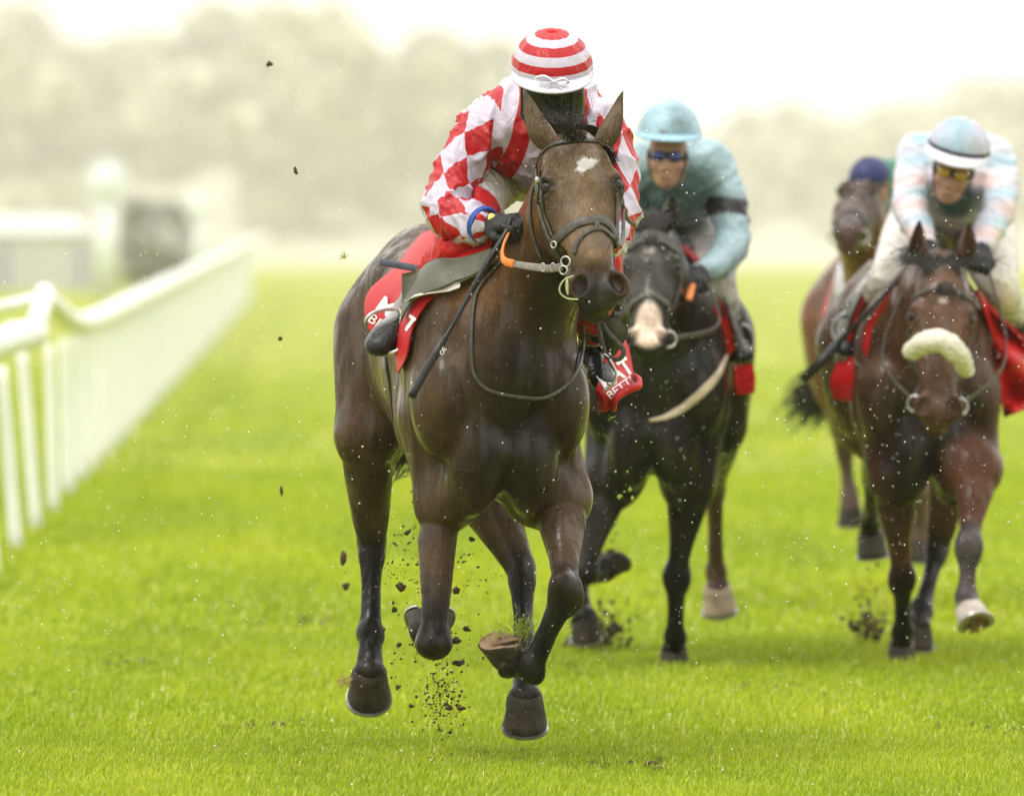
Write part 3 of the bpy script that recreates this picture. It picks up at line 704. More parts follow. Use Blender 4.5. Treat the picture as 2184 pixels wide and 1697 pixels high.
# ------------------------------------------------------------------ rider builder
def wob(V, f, seed=0):
    """smooth pseudo-noise -1..1"""
    r = np.random.default_rng(seed); o = np.zeros(len(V))
    for i in range(5):
        k = r.normal(size=3) * f * (1 + .5 * i); o += np.sin(V @ k + r.uniform(0, 6.28)) / (1 + .35 * i)
    return o / 3
def folds(V, Nn, amp, f, seed=0):
    V_ = V + .016 * np.sin(V[:, [1, 2, 0]] * 23 + seed)
    a = wob(V_, f, seed); b = wob(V_ * V3((1, 1, .5)), f * 2.3, seed + 3)
    return V + Nn * ((1 - np.abs(a)) ** 4 * amp * 1.3 + (1 - np.abs(b)) ** 4 * amp * .8 - amp * .7)[:, None]
def silk_nodes(name, rough=.38, fold=.5, fs=22, sheen=.04):
    m, n, b = newmat(name)
    b.inputs['Specular IOR Level'].default_value = .28; b.inputs['Roughness'].default_value = rough; b.inputs['Sheen Weight'].default_value = sheen
    tc = N(n, 'ShaderNodeTexCoord')
    f1 = N(n, 'ShaderNodeTexNoise'); f1.inputs['Scale'].default_value = fs; f1.inputs['Detail'].default_value = 1.2; f1.inputs['Distortion'].default_value = .7
    n.links.new(tc.outputs['Object'], f1.inputs['Vector'])
    s1 = N(n, 'ShaderNodeMath', operation='SUBTRACT'); s1.inputs[1].default_value = .5; n.links.new(f1.outputs['Fac'], s1.inputs[0])
    a1 = N(n, 'ShaderNodeMath', operation='ABSOLUTE'); n.links.new(s1.outputs[0], a1.inputs[0])
    p1 = N(n, 'ShaderNodeMath', operation='POWER'); p1.inputs[1].default_value = .6; n.links.new(a1.outputs[0], p1.inputs[0])
    bu = N(n, 'ShaderNodeBump'); bu.inputs['Strength'].default_value = fold; bu.inputs['Distance'].default_value = .012; n.links.new(p1.outputs[0], bu.inputs['Height'])
    f2 = N(n, 'ShaderNodeTexNoise'); f2.inputs['Scale'].default_value = 300; n.links.new(tc.outputs['Object'], f2.inputs['Vector'])
    b2 = N(n, 'ShaderNodeBump'); b2.inputs['Strength'].default_value = .15; b2.inputs['Distance'].default_value = .001; n.links.new(f2.outputs['Fac'], b2.inputs['Height']); n.links.new(bu.outputs[0], b2.inputs['Normal'])
    n.links.new(b2.outputs[0], b.inputs['Normal'])
    return m, n, b, tc
def attr(n, name):
    a = N(n, 'ShaderNodeAttribute'); a.attribute_name = name; return a
def mth(n, op, a, b=None):
    x = N(n, 'ShaderNodeMath', operation=op)
    for i, q in enumerate((a, b)):
        if q is None: continue
        if isinstance(q, (int, float)): x.inputs[i].default_value = q
        else: n.links.new(q, x.inputs[i])
    return x.outputs[0]
def mixc(n, f, a, b):
    x = N(n, 'ShaderNodeMix', data_type='RGBA'); n.links.new(f, x.inputs[0])
    for i, q in ((6, a), (7, b)):
        if isinstance(q, tuple): x.inputs[i].default_value = (*q, 1)
        else: n.links.new(q, x.inputs[i])
    return x.outputs[2]
RED = (.36, .004, .008); WHT = (.45, .40, .49)
def diamond_silk():
    """body in vertical red and white stripes, sleeves in red and white diamonds, white seams"""
    m, n, b, tc = silk_nodes('striped_silk', .34, .5, 12)
    al = attr(n, 'along').outputs['Fac']; cx = attr(n, 'cx').outputs['Fac']; cy = attr(n, 'cy').outputs['Fac']
    th = mth(n, 'ARCTAN2', cy, cx); v = mth(n, 'MULTIPLY', th, 5 / (2 * math.pi)); u = mth(n, 'MULTIPLY', al, 1 / .175)
    s1 = mth(n, 'SINE', mth(n, 'MULTIPLY', mth(n, 'ADD', u, v), math.pi)); s2 = mth(n, 'SINE', mth(n, 'MULTIPLY', mth(n, 'SUBTRACT', u, v), math.pi))
    pr = mth(n, 'GREATER_THAN', mth(n, 'MULTIPLY', s1, s2), .0)
    st = mth(n, 'GREATER_THAN', mth(n, 'SINE', mth(n, 'MULTIPLY', attr(n, 'lat').outputs['Fac'], math.pi / .052)), 0.0)
    dc = mixc(n, pr, WHT, RED); sc_ = mixc(n, st, WHT, RED)
    arm = mth(n, 'GREATER_THAN', attr(n, 'arm').outputs['Fac'], .5)
    n.links.new(mixc(n, arm, sc_, dc), b.inputs['Base Color'])
    return m
def col_silk(name, rough=.42, fold=.5, fs=16, vary=.15):
    """plain silk or cloth coloured by the attribute Col"""
    m, n, b, tc = silk_nodes(name, rough, fold, fs)
    no = N(n, 'ShaderNodeTexNoise'); no.inputs['Scale'].default_value = 9; no.inputs['Detail'].default_value = 6; n.links.new(tc.outputs['Object'], no.inputs['Vector'])
    r = N(n, 'ShaderNodeMapRange'); r.inputs['From Min'].default_value = .3; r.inputs['From Max'].default_value = .7; r.inputs['To Min'].default_value = 1 - vary; r.inputs['To Max'].default_value = 1 + vary
    n.links.new(no.outputs['Fac'], r.inputs[0])
    vm = N(n, 'ShaderNodeVectorMath', operation='SCALE'); n.links.new(attr(n, 'Col').outputs['Color'], vm.inputs[0]); n.links.new(r.outputs[0], vm.inputs['Scale']); n.links.new(vm.outputs[0], b.inputs['Base Color'])
    return m
def ring_silk(name, bounds, c1, c2, base=0):
    """cap silk: rings at the given angles from the crown"""
    m, n, b, tc = silk_nodes(name, .36, .5, 18)
    ph = attr(n, 'ph').outputs['Fac']; tot = None
    for q in bounds:
        g = mth(n, 'GREATER_THAN', ph, q); tot = g if tot is None else mth(n, 'ADD', tot, g)
    par = mth(n, 'MODULO', tot, 2.0); n.links.new(mixc(n, par, c1, c2), b.inputs['Base Color']); return m
M['jacket1'] = diamond_silk(); M['cloth'] = col_silk('cloth'); M['blanket'] = col_silk('felt_cloth', .7, .35, 12, .1)
M['skin'] = noise_mat('skin', (.30, .16, .115), (.40, .22, .155), 14, .5, .15, 120, spec=.4)
M['glove'] = noise_mat('black_glove', (.010, .010, .011), (.025, .025, .027), 60, .6, .4, 90)
M['boot'] = noise_mat('black_boot', (.008, .008, .009), (.02, .02, .02), 14, .22, .35, 30, bdist=.006)
M['boottop'] = noise_mat('grey_boot_top', (.25, .25, .25), (.42, .42, .42), 14, .3, .3, 30, bdist=.004)
M['capred'] = ring_silk('ringed_cap', (.43, .68, .93, 1.17, 1.38), RED, WHT)
M['black'] = noise_mat('black_rubber', (.01, .01, .01), (.02, .02, .02), 30, .4, .1)
M['lens'] = noise_mat('dark_lens', (.003, .005, .003), (.012, .016, .006), 9, .16, .2, spec=.3)
M['lens_blue'] = noise_mat('blue_lens', (.002, .012, .14), (.006, .03, .28), 9, .1, 0, spec=.9)
M['lens_amber'] = noise_mat('amber_lens', (.35, .18, .01), (.5, .3, .03), 9, .1, 0, spec=.9)
M['white'] = noise_mat('white_cloth', (.50, .48, .55), (.58, .56, .63), 30, .5, .2)
class Rider:
    def __init__(s, root): s.root = root; s.body = Body()
    def head(s, c, up, face, S=1.0):
        """c: centre of the skull"""
        up = nrm(up); f = nrm(V3(face) - up * np.dot(face, up)); l = np.cross(up, f); s.hf = (V3(c), up, f, l); B = s.body
        def Q(x, y, z): return V3(c) + (l * x + f * y + up * z) * S
        s.HQ = Q; ax = [l, f, up]
        B.ell(Q(0, -.01, .02), (.075, .095, .09), ax, .02)
        B.ell(Q(0, .015, -.045), (.058, .075, .075), ax, .03)
        B.ell(Q(0, .045, -.100), (.030, .030, .024), ax, .025)                # chin
        B.cap(Q(-.045, .01, -.085), Q(0, .055, -.10), .018, .018, .02); B.cap(Q(.045, .01, -.085), Q(0, .055, -.10), .018, .018, .02)
        B.cap(Q(0, .082, -.005), Q(0, .102, -.042), .009, .014, .012)         # nose
        B.ell(Q(.011, .094, -.044), (.010, .010, .008), ax, .006); B.ell(Q(-.011, .094, -.044), (.010, .010, .008), ax, .006)
        B.cap(Q(-.05, .06, .012), Q(.05, .06, .012), .016, .016, .02)         # brow
        for x in (-1, 1):
            B.ell(Q(.032 * x, .082, -.004), (.016, .012, .011), ax, .010, 's')
            B.ell(Q(.045 * x, .055, -.035), (.020, .022, .018), ax, .02)      # cheekbone
            B.ell(Q(.074 * x, -.005, -.02), (.008, .018, .030), ax, .006)     # ear
        B.cap(Q(-.018, .088, -.070), Q(.018, .088, -.070), .006, .006, .006)
        B.cap(Q(-.016, .086, -.080), Q(.016, .086, -.080), .007, .007, .006)
        B.cap(Q(-.02, .098, -.0755), Q(.02, .098, -.0755), .0025, .0025, .004, op='s')
        return s
    def skin(s, neck, limbs, h=.006):
        B = s.body; c = s.hf[0]; Q = s.HQ
        B.cap(Q(0, -.03, -.06), neck, .058, .065, .03)
        for pts, r in limbs: B.chain([V3(p) for p in pts], r, .03)
        Vt, Fc = B.mesh(h); return mesh_obj('body', Vt, Fc, M['skin'], s.root)
    def helmet(s, mat, peakmat=None, R=(.115, .138, .125), S=1.0, phimax=1.62, cz=.025, peak=.055, bow=False, attrs_col=None, hang=0):
        c, up, f, l = s.hf; C0 = c + up * cz; nr, nc = 40, 72; vs = []; ph = []
        for i in range(nr):
            p = phimax * (i + .35) / (nr - .65)
            for j in range(nc):
                t = 2 * math.pi * j / nc
                d = V3((math.sin(p) * math.cos(t), math.sin(p) * math.sin(t), math.cos(p)))
                w = 1 + .010 * math.sin(7 * t + 2 * p) * math.sin(p) + .008 * math.sin(13 * t + 5 * p)
                q = C0 + (l * d[0] * R[0] + f * d[1] * R[1] + up * d[2] * R[2]) * w * S
                vs.append(q); ph.append(p)
        fc = []
        for i in range(nr - 1):
            for j in range(nc): fc.append((i * nc + j, (i + 1) * nc + j, (i + 1) * nc + (j + 1) % nc, i * nc + (j + 1) % nc))
        fc.append(tuple(range(nc)))
        b0 = (nr - 1) * nc; n0 = len(vs)
        for j in range(nc): vs.append(C0 + (vs[b0 + j] - C0) * .90 + up * .01); ph.append(phimax)
        for j in range(nc): fc.append((b0 + j, n0 + j, n0 + (j + 1) % nc, b0 + (j + 1) % nc))
        fc.append(tuple(n0 + j for j in range(nc - 1, -1, -1)))
        at = {'ph': np.array(ph)}
        if attrs_col is not None: at['Col'] = attrs_col(np.array(vs), np.array(ph))
        he = mesh_obj('helmet', vs, fc, mat, s.root, attrs=at)
        # peak
        G = np.zeros((26, 9, 3))
        for i, t in enumerate(np.linspace(math.radians(8), math.radians(172), 26)):
            for j, q in enumerate(np.linspace(0, 1, 9)):
                e = math.sin(t) ** .7 * peak * q
                G[i, j] = C0 + l * math.cos(t) * (R[0] * .985 + e * .05) + f * (math.sin(t) * (R[1] * .99) + e) + up * (math.cos(phimax) * R[2] + .010 - .010 * q * q - .16 * e)
        po, _ = sheet_obj('peak', G, .006, peakmat or M['white'], he)
        mb = MB(); mb.tube(catmull([G[i, 8] for i in range(26)], 2), .0045, 8); mb.build('peak_edge', peakmat or M['white'], he)
        bt = MB(); v, ff = ball(C0 + up * R[2] * .995, (.016, .016, .007), [l, f, up]); bt.add(v, ff); bt.build('button', peakmat if attrs_col is not None else M['redcloth'], he)
        return he
    def hand(s, wrist, fdir, palm, y=1, S=1.0, mat=None, curl=1.0, name='glove', h=.0035):
        """closed riding hand: fingers curl round the rein"""
        B = Body(); f = nrm(fdir); p = nrm(V3(palm) - f * np.dot(palm, f)); w = np.cross(f, p) * y; W = V3(wrist)
        def Q(a, b, c): return W + (f * a + w * b + p * c) * S
        B.cap(Q(-.02, 0, 0), Q(.02, 0, 0), .030 * S, .033 * S, .02)
        B.ell(Q(.055, 0, 0), (.048 * S, .043 * S, .019 * S), [f, w, p], .02)
        for i, (o, L_) in enumerate(((.033, .9), (.011, 1.0), (-.011, .93), (-.032, .75))):
            k = Q(.092 - .004 * abs(i - 1), o, .0); k2 = Q(.092 + .030 * L_, o, .014 * curl); k3 = Q(.092 + .030 * L_ - .004, o * .95, .040 * curl); k4 = Q(.085, o * .9, .046 * curl)
            B.cap(Q(.06, o * .9, 0), k, .011 * S, .0115 * S, .012); B.cap(k, k2, .0112 * S, .0102 * S, .004); B.cap(k2, k3, .0102 * S, .0095 * S, .003); B.cap(k3, k4, .0095 * S, .0085 * S, .003)
        B.cap(Q(.02, .030, .006), Q(.060, .052, .022), .014 * S, .012 * S, .012); B.cap(Q(.060, .052, .022), Q(.092, .040, .040), .012 * S, .010 * S, .004)
        Vt, Fc = B.mesh(h); return mesh_obj(name, Vt, Fc, mat or M['glove'], s.root)
def ball(c, r, ax=None, sub=2):
    bm = bmesh.new(); bmesh.ops.create_icosphere(bm, subdivisions=sub, radius=1)
    A = np.eye(3) if ax is None else np.array([nrm(a) for a in ax]); r = V3(r)
    v = [V3(c) + (np.array(x.co) * r) @ A for x in bm.verts]; f = [[q.index for q in p.verts] for p in bm.faces]; bm.free(); return v, f
def sleeve_attrs(V, arms, torso_lat, latv):
    """per vertex: arm flag, length along the sleeve, angle round it, sideways position on the body"""
    n = len(V); best = np.full(n, 1e9); al = np.zeros(n); cx = np.ones(n); cy = np.zeros(n)
    for pts, r, ref in arms:
        q = np.array(catmull([V3(p) for p in pts], 4)); L = 0
        for i in range(len(q) - 1):
            a, b = q[i], q[i + 1]; ba = b - a; ln = np.linalg.norm(ba); d = ba / ln
            t = np.clip((V - a) @ d / ln, 0, 1); c = a + t[:, None] * ba; o = V - c; ds = np.linalg.norm(o, axis=1)
            u = nrm(V3(ref) - d * np.dot(ref, d)); w = np.cross(d, u)
            m = ds < best; best = np.where(m, ds, best); al = np.where(m, L + t * ln, al); cx = np.where(m, o @ u, cx); cy = np.where(m, o @ w, cy); L += ln
    td = torso_lat(V)
    arm = (best < td).astype(float)
    nn = np.hypot(cx, cy) + 1e-9
    return {'arm': arm, 'along': al, 'cx': cx / nn, 'cy': cy / nn, 'lat': latv(V)}
M['redcloth'] = noise_mat('red_cloth', (.50, .012, .012), (.62, .022, .02), 20, .5, .25)
# ------------------------------------------------------------------ leading horse
H1 = Horse(P(1080, 880, 25.0), math.radians(11), 1.03)
H1.o = V3((H1.T(0, 0, 0)[0], H1.T(0, 0, 0)[1], 0.0))
H1.torso(chest_low=-.08)
poll1 = P(1226, 292, 24.82); muz1 = P(1281, 640, 24.56)
H1.neck(poll1 + V3((-.0, .11, -.06)), rl=(.19, .105, .068), rv=(.25, .135, .085), bend=(.05, -.05, -.02))
H1.head(poll1, muz1, V3((.20, -1, .05)), wide=1.25)
RF = dict(elbow=P(940, 1070, 25.22), knee=P(925, 1372, 25.1), fet=P(918, 1366, 25.38), cor=P(916, 1350, 25.46))
LF = dict(elbow=P(1192, 1060, 25.2), knee=P(1208, 1262, 24.92), fet=P(1132, 1425, 25.0), cor=P(1090, 1410, 25.04))
RH = dict(stifle=P(782, 925, 26.15), hock=P(793, 1158, 26.35), fet=P(790, 1352, 26.2), cor=P(788, 1435, 26.12))
LH = dict(stifle=P(1010, 1000, 26.1), hock=P(1112, 1215, 25.95), fet=P(1120, 1420, 25.75), cor=P(1120, 1488, 25.67))
H1.foreleg(-1, bulk=.78, **RF); H1.foreleg(1, **LF); H1.hindleg(-1, bulk=.86, **RH); H1.hindleg(1, **LH)
hz1 = empty('racehorse', (H1.o[0], H1.o[1], .1), 'wet dark bay racehorse with small white star, galloping in front of all the others', 'horse', 'racehorses galloping towards the camera')
def zfun(f): return f
dark = (.008, .007, .006); bay = (.052, .031, .017)
def legzone(legs):
    b = Body()
    for g, a0, a1 in legs:
        b.cap(g[0], g[1], a0, a1); 
        b.cap(g[1], g[2], .08, .08)
        if len(g) > 3: b.cap(g[2], g[3], .08, .08)
    return b
zb = legzone([((RF['elbow'] * .35 + RF['knee'] * .65, RF['knee'], RF['fet'], RF['cor']), .05, .08), ((LF['knee'] * .9 + LF['elbow'] * .1, LF['knee'], LF['fet'], LF['cor']), .05, .07),
              ((RH['hock'], RH['hock'], RH['fet'], RH['cor']), .06, .06), ((LH['hock'], LH['hock'], LH['fet'], LH['cor']), .06, .07)])
zm = Body().ell(H1.Q(.585, 0, -.04), (.075, .095, .09))
Z1 = [(Body().cap(poll1 + V3((-.05, .1, -.1)), P(1060, 600, 25.1), .13, .17), (.100, .046, .015), .10), (Body().cap(P(1215, 600, 24.9), P(1110, 980, 24.9), .13, .20), (.012, .009, .005), .13),  # brown neck side; dark chest front has shade from the top light painted in
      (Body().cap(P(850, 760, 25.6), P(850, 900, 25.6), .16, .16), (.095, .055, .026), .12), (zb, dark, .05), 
      (Body().ell(H1.Q(.40, 0, .02), (.12, .07, .05)), (.17, .098, .05), .04), (Body().cap(H1.Q(.08, 0, 0), H1.Q(.36, 0, 0), .10, .09), (.120, .078, .044), .05), (zm, (.026, .023, .020), .03), (Body().ell(H1.Q(.176, .09, -.02), (.036, .036, .036)).ell(H1.Q(.176, -.09, -.02), (.036, .036, .036)), (.018, .012, .010), .015)]  # lighter brown face, raised further to paint in light from above
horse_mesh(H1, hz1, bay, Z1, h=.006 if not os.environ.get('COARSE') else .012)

hoof(hz1, RF['cor'], V3((0, .75, .66)), (0, .66, -.75), 1.22)
hoof(hz1, LF['cor'], V3((-.22, -.42, .88)), V3((-1, -.15, -.12)), 1.05, shoe=False)
hoof(hz1, RH['cor'], V3((-.03, .62, -.78)), V3((0.0, -.78, -.62)), 1.12)
hoof(hz1, LH['cor'], V3((0.0, .38, -.92)), V3((0.0, -.92, -.38)), 1.12)
for y in (-1, 1): horse_eye(hz1, H1, y)
ear(hz1, P(1170, 318, 24.86), P(1108, 196, 24.86), V3((-1, .25, .1)), 1.2, (.11, .072, .045))
ear(hz1, P(1290, 312, 24.86), P(1337, 199, 24.86), V3((1, .1, .1)), 1.12, (.10, .066, .042))
# ------------------------------------------------------------------ leading rider
jk1 = empty('person', H1.T(-.1, 0, 1.7), 'jockey in red and white diamond sleeves and striped silks crouching on the leading horse', 'jockey', 'jockeys riding in the race')
R1 = Rider(jk1)
hc1 = P(1177, 168, 25.08)
R1.head(hc1, V3((0.0, -.33, .94)), V3((.03, -.94, -.33)))
T1 = H1.T
pel = P(1085, 315, 25.95); chest = P(1165, 275, 25.45)
shR, elR, wrR = P(1042, 272, 25.40), P(952, 446, 25.22), P(1046, 481, 25.06)
shL, elL, wrL = P(1278, 268, 25.40), P(1318, 445, 25.25), P(1285, 520, 25.02)
armR = [shR, P(986, 350, 25.34), elR, P(1000, 474, 25.12), P(1036, 480, 25.07)]; armL = [shL, P(1308, 345, 25.34), elL, P(1305, 500, 25.1), wrL]
hipR, hipL = P(1050, 350, 25.85), P(1190, 350, 25.85)
knR, knL = P(992, 500, 25.20), P(1275, 560, 25.42)
anR, anL = P(874, 668, 25.42), P(1262, 742, 25.85)
# a dark snood is pulled over chin and neck
R1.skin(P(1170, 232, 25.32), [([chest, (chest + pel) / 2, pel], [.10, .09, .10]), ([shR, elR, wrR], [.045, .035, .026]), ([shL, elL, wrL], [.045, .035, .026]),
        ([hipR, knR, anR], [.07, .045, .032]), ([hipL, knL, anL], [.07, .045, .032])], .008)
J = Body()
J.ell(P(1160, 280, 25.48), (.205, .20, .155), [V3((1, 0, 0)), V3((0, 1, 0)), V3((0, 0, 1))], .05)
J.cap(P(1110, 222, 25.42), P(1225, 222, 25.42), .075, .075, .07)
J.cap(P(1165, 285, 25.55), pel + V3((0, .02, .02)), .17, .165, .08, (V3((1, 0, 0)), 1.08))
J.cap(P(1173, 215, 25.36), P(1176, 190, 25.25), .08, .06, .04)
J.chain(armR, [.080, .076, .074, .066, .040], .05); J.chain(armL, [.080, .072, .070, .062, .042], .05)
Vt, Fc = J.mesh(.006); Nn = J.grad(Vt); V2 = folds(Vt, Nn, .012, 15, 4)
TB = Body(); TB.pr = J.pr[:4]
la = H1.l
def latv(V):
    # stripes fan out over the shoulders, measured across the body
    return (V - chest) @ la * (1 + .35 * np.clip((V[:, 2] - chest[2]) / .2, -1, 1)) + .026
mesh_obj('jacket', V2, Fc, M['jacket1'], jk1, attrs=sleeve_attrs(Vt, [(armR, None, (0.2, -1, .3)), (armL, None, (0, -1, .3))], lambda V: TB.ev(V, .3) + .085, latv))
# breeches: white above, red panels from the knees down
BR = Body()
BR.cap(pel + V3((-.05, .05, -.03)), pel + V3((.06, .05, -.03)), .14, .14, .05)
BR.chain([hipR, (hipR + knR) / 2 + V3((-.02, -.02, .02)), knR, knR * .55 + anR * .45, anR * .8 + knR * .2], [.135, .115, .078, .066, .05], .06)
BR.chain([hipL, (hipL + knL) / 2 + V3((.02, -.02, .02)), knL, knL * .55 + anL * .45, anL * .8 + knL * .2], [.135, .115, .078, .066, .05], .06)
Vt, Fc = BR.mesh(.007); V2 = folds(Vt, BR.grad(Vt), .005, 20, 9)
rz = Body(); rz.cap(knR * .95 + hipR * .05, knR * .45 + anR * .55, .16, .14); rz.cap(knL * .9 + hipL * .1, knL * .45 + anL * .55, .16, .14)
mesh_obj('breeches', V2, Fc, M['cloth'], jk1, attrs={'Col': colour(Vt, (.62, .60, .58), [(rz, (.43, .006, .010), .008)])})
def boot(root, an, kn, toe, up, S=1.0, mat=None):
    B = Body(); an = V3(an); toe = V3(toe); f = nrm(toe - an); u = nrm(V3(up) - f * np.dot(up, f)); w = np.cross(f, u)
    B.cap(an + (V3(kn) - an) * .30, an, .056 * S, .042 * S, .03)
    B.ell(an - f * .03 - u * .02, (.045 * S, .036 * S, .05 * S), [f, w, u], .03)
    L = np.linalg.norm(toe - an)
    B.cap(an - u * .01, an + f * L * .60 - u * .02, .042 * S, .040 * S, .03)
    B.ell(an + f * L * .78 - u * .022, (.062 * S, .045 * S, .033 * S), [f, w, u], .03)
    Vt, Fc = B.mesh(.005); o = mesh_obj('boot', Vt, Fc, mat or M['cloth'], root)
    return o, (f, u, w), Vt
def boot_col(o, Vt, an, fr, base=(.008, .008, .009), top=(.33, .33, .34), side=None):
    f, u, w = fr; side = u if side is None else side
    d = (Vt - V3(an)) @ nrm(side)
    C = np.tile(np.array(base), (len(Vt), 1)); k = np.clip((d - .008) / .012, 0, 1)[:, None]; C = C * (1 - k) + np.array(top) * k
    c4 = np.ones((len(Vt), 4), np.float32); c4[:, :3] = C
    at = o.data.attributes.new('Col', 'FLOAT_COLOR', 'POINT'); at.data.foreach_set('color', c4.ravel())
M['bootcol'] = col_silk('boot_leather', .25, .35, 30, .2)
toR = P(800, 726, 25.26); toL = P(1296, 812, 25.62)
bR, fr, vv = boot(jk1, anR, knR, toR, V3((-.25, -.5, .8)), 1.25, M['bootcol']); boot_col(bR, vv, P(824, 690, 25.4), fr, side=V3((-.35, -.1, .9)), top=(.20, .20, .205))
bL, fr, vv = boot(jk1, anL, knL, toL, V3((.25, -.5, .8)), 1.0, M['bootcol']); boot_col(bL, vv, anL + V3((0, 0, .03)), fr, side=V3((.2, 0, 1)))
R1.helmet(M['capred'], M['white'], R=(.130, .150, .128), cz=.030, phimax=1.60, peak=.05)
# bow tied at the front of the cap
Q = R1.HQ; mb = MB()
def bowpts(pl): return [Q(x, y, z) for x, y, z in pl]
for pl in ([(0, .176, .048), (-.03, .176, .066), (-.055, .166, .056), (-.035, .178, .044), (0, .178, .047)], [(0, .176, .048), (.028, .178, .058), (.046, .172, .044), (.026, .180, .036), (0, .178, .046)],
           [(0, .178, .046), (-.018, .182, .030), (-.03, .184, .022)], [(0, .178, .046), (.030, .186, .024), (.05, .18, .015)]):
    q = catmull(bowpts(pl), 5); v, f = strap_geo(q, [R1.hf[2] * .3 + R1.hf[1]] * len(q), .010, .002); mb.add(v, f)
v, f = ball(Q(0, .180, .047), (.009, .007, .008), [R1.hf[3], R1.hf[2], R1.hf[1]]); mb.add(v, f)
mb.build('bow', M['white'], jk1)
# goggles over most of the face
G = np.zeros((17, 9, 3))
for i, t in enumerate(np.linspace(-1, 1, 17)):
    for j, q in enumerate(np.linspace(-1, 1, 9)):
        G[i, j] = Q(.102 * math.sin(t * 1.3), .038 + .078 * math.cos(t * 1.3) ** .8 - .022 * q * q, -.048 + (.070 - .010 * t * t) * q - .022 * (1 - abs(t)) ** 2 * (q < 0) * 0)
go, _ = sheet_obj('goggles', G, .004, M['lens'], jk1)
mb = MB(); mb.tube([G[i, 0] for i in range(17)], .005); mb.tube([G[i, 8] for i in range(17)], .005); mb.build('goggles_rim', M['black'], go)
R1.hand(wrR, P(1092, 472, 24.98) - wrR, V3((.3, .3, -.9)), -1, 1.12); R1.hand(wrL, P(1262, 560, 24.95) - wrL, V3((-.3, .2, -.9)), 1, 1.05)
mb = MB(); a = P(1028, 479, 25.08); d = nrm(wrR - elR); mb.add(*ring_geo(a, d, .054, .007, 28, 6)); mb.add(*ring_geo(a + d * .010, d, .053, .007, 28, 6)); mb.build('wristband', noise_mat('blue_band', (.03, .07, .30), (.05, .1, .4), 30, .5, .2), jk1)
# piece of yellow on the glove
M['yellow'] = noise_mat('yellow_patch', (.75, .55, .16), (.85, .66, .25), 40, .5, .2)
gd = nrm(P(1092, 472, 24.98) - wrR)
mb = MB(); mb.add(*ball(P(1052, 470, 25.02) , (.016, .010, .024), [V3((.8, 0, .6)), V3((0, 1, 0)), V3((-.5, 0, .8))])); mb.build('glove_badge', M['yellow'], jk1)

SN = Body(); SN.ell(Q(0, .02, -.105), (.078, .082, .05), [R1.hf[3], R1.hf[2], R1.hf[1]], .03); SN.cap(Q(0, -.02, -.10), P(1170, 236, 25.30), .072, .085, .04)
Vt, Fc = SN.mesh(.006); mesh_obj('snood', folds(Vt, SN.grad(Vt), .003, 30, 2), Fc, noise_mat('muddy_snood', (.012, .014, .008), (.05, .05, .025), 25, .8, .4), jk1)

# ------------------------------------------------------------------ tack of the leading horse
Z2 = crop(1200, 200, 1650, 800, 1273); Z3 = crop(850, 500, 1300, 1100, 1273); Z5 = crop(1400, 680, 1650, 1100, 1010); Z6 = crop(1000, 450, 1400, 800, 1939)
def dens(uv, n=5): return np.array(catmull([V3((a, b, 0)) for a, b in uv], n))[:, :2]
def laid(H, uv, w, th, lift=.001, d0=24.2, d1=26.2, n=5):
    p, nn = H.B.hit(dens(uv, n), d0, d1, lift)
    # keep the strap from jumping backwards where it leaves the silhouette
    return strap_geo(p, nn, w, th)
def dsheet(name, H, rows, th, mat, parent, lift=.014, nu=8, nv=6, d0=24.4, d1=26.9, wave=0.0, seed=1, clear=True):
    """sheet draped on the horse: entries (u,v) lie on its back, (u,v,d) hang free"""
    R = []
    for r in rows:
        R.append([H.B.hit([q], d0, d1, lift)[0][0] if len(q) == 2 else P(*q) for q in r])
    G = patch(R, nu, nv)
    if wave:
        a, b, _ = G.shape; w_ = wob(G.reshape(-1, 3), 14, seed).reshape(a, b); G[:, :, 1] += w_ * wave
    if H is not None and clear:
        X = G.reshape(-1, 3); 
        for _ in range(3):
            d = H.B.ev(X, .25); m = d < lift
            if m.any(): X[m] += H.B.grad(X[m]) * (lift - d[m])[:, None]
        G = X.reshape(G.shape)
        if G.shape[0] > 3:
            for _ in range(2): G[1:-1] = G[1:-1] * .5 + (G[:-2] + G[2:]) * .25
    o, Nn = sheet_obj(name, G, th, mat, parent); return o, G
def proj(X): 
    X = np.asarray(X); return np.stack([1092 + X[..., 0] / X[..., 1] * FPX, 554.5 - (X[..., 2] - CAMZ) / X[..., 1] * FPX], -1)
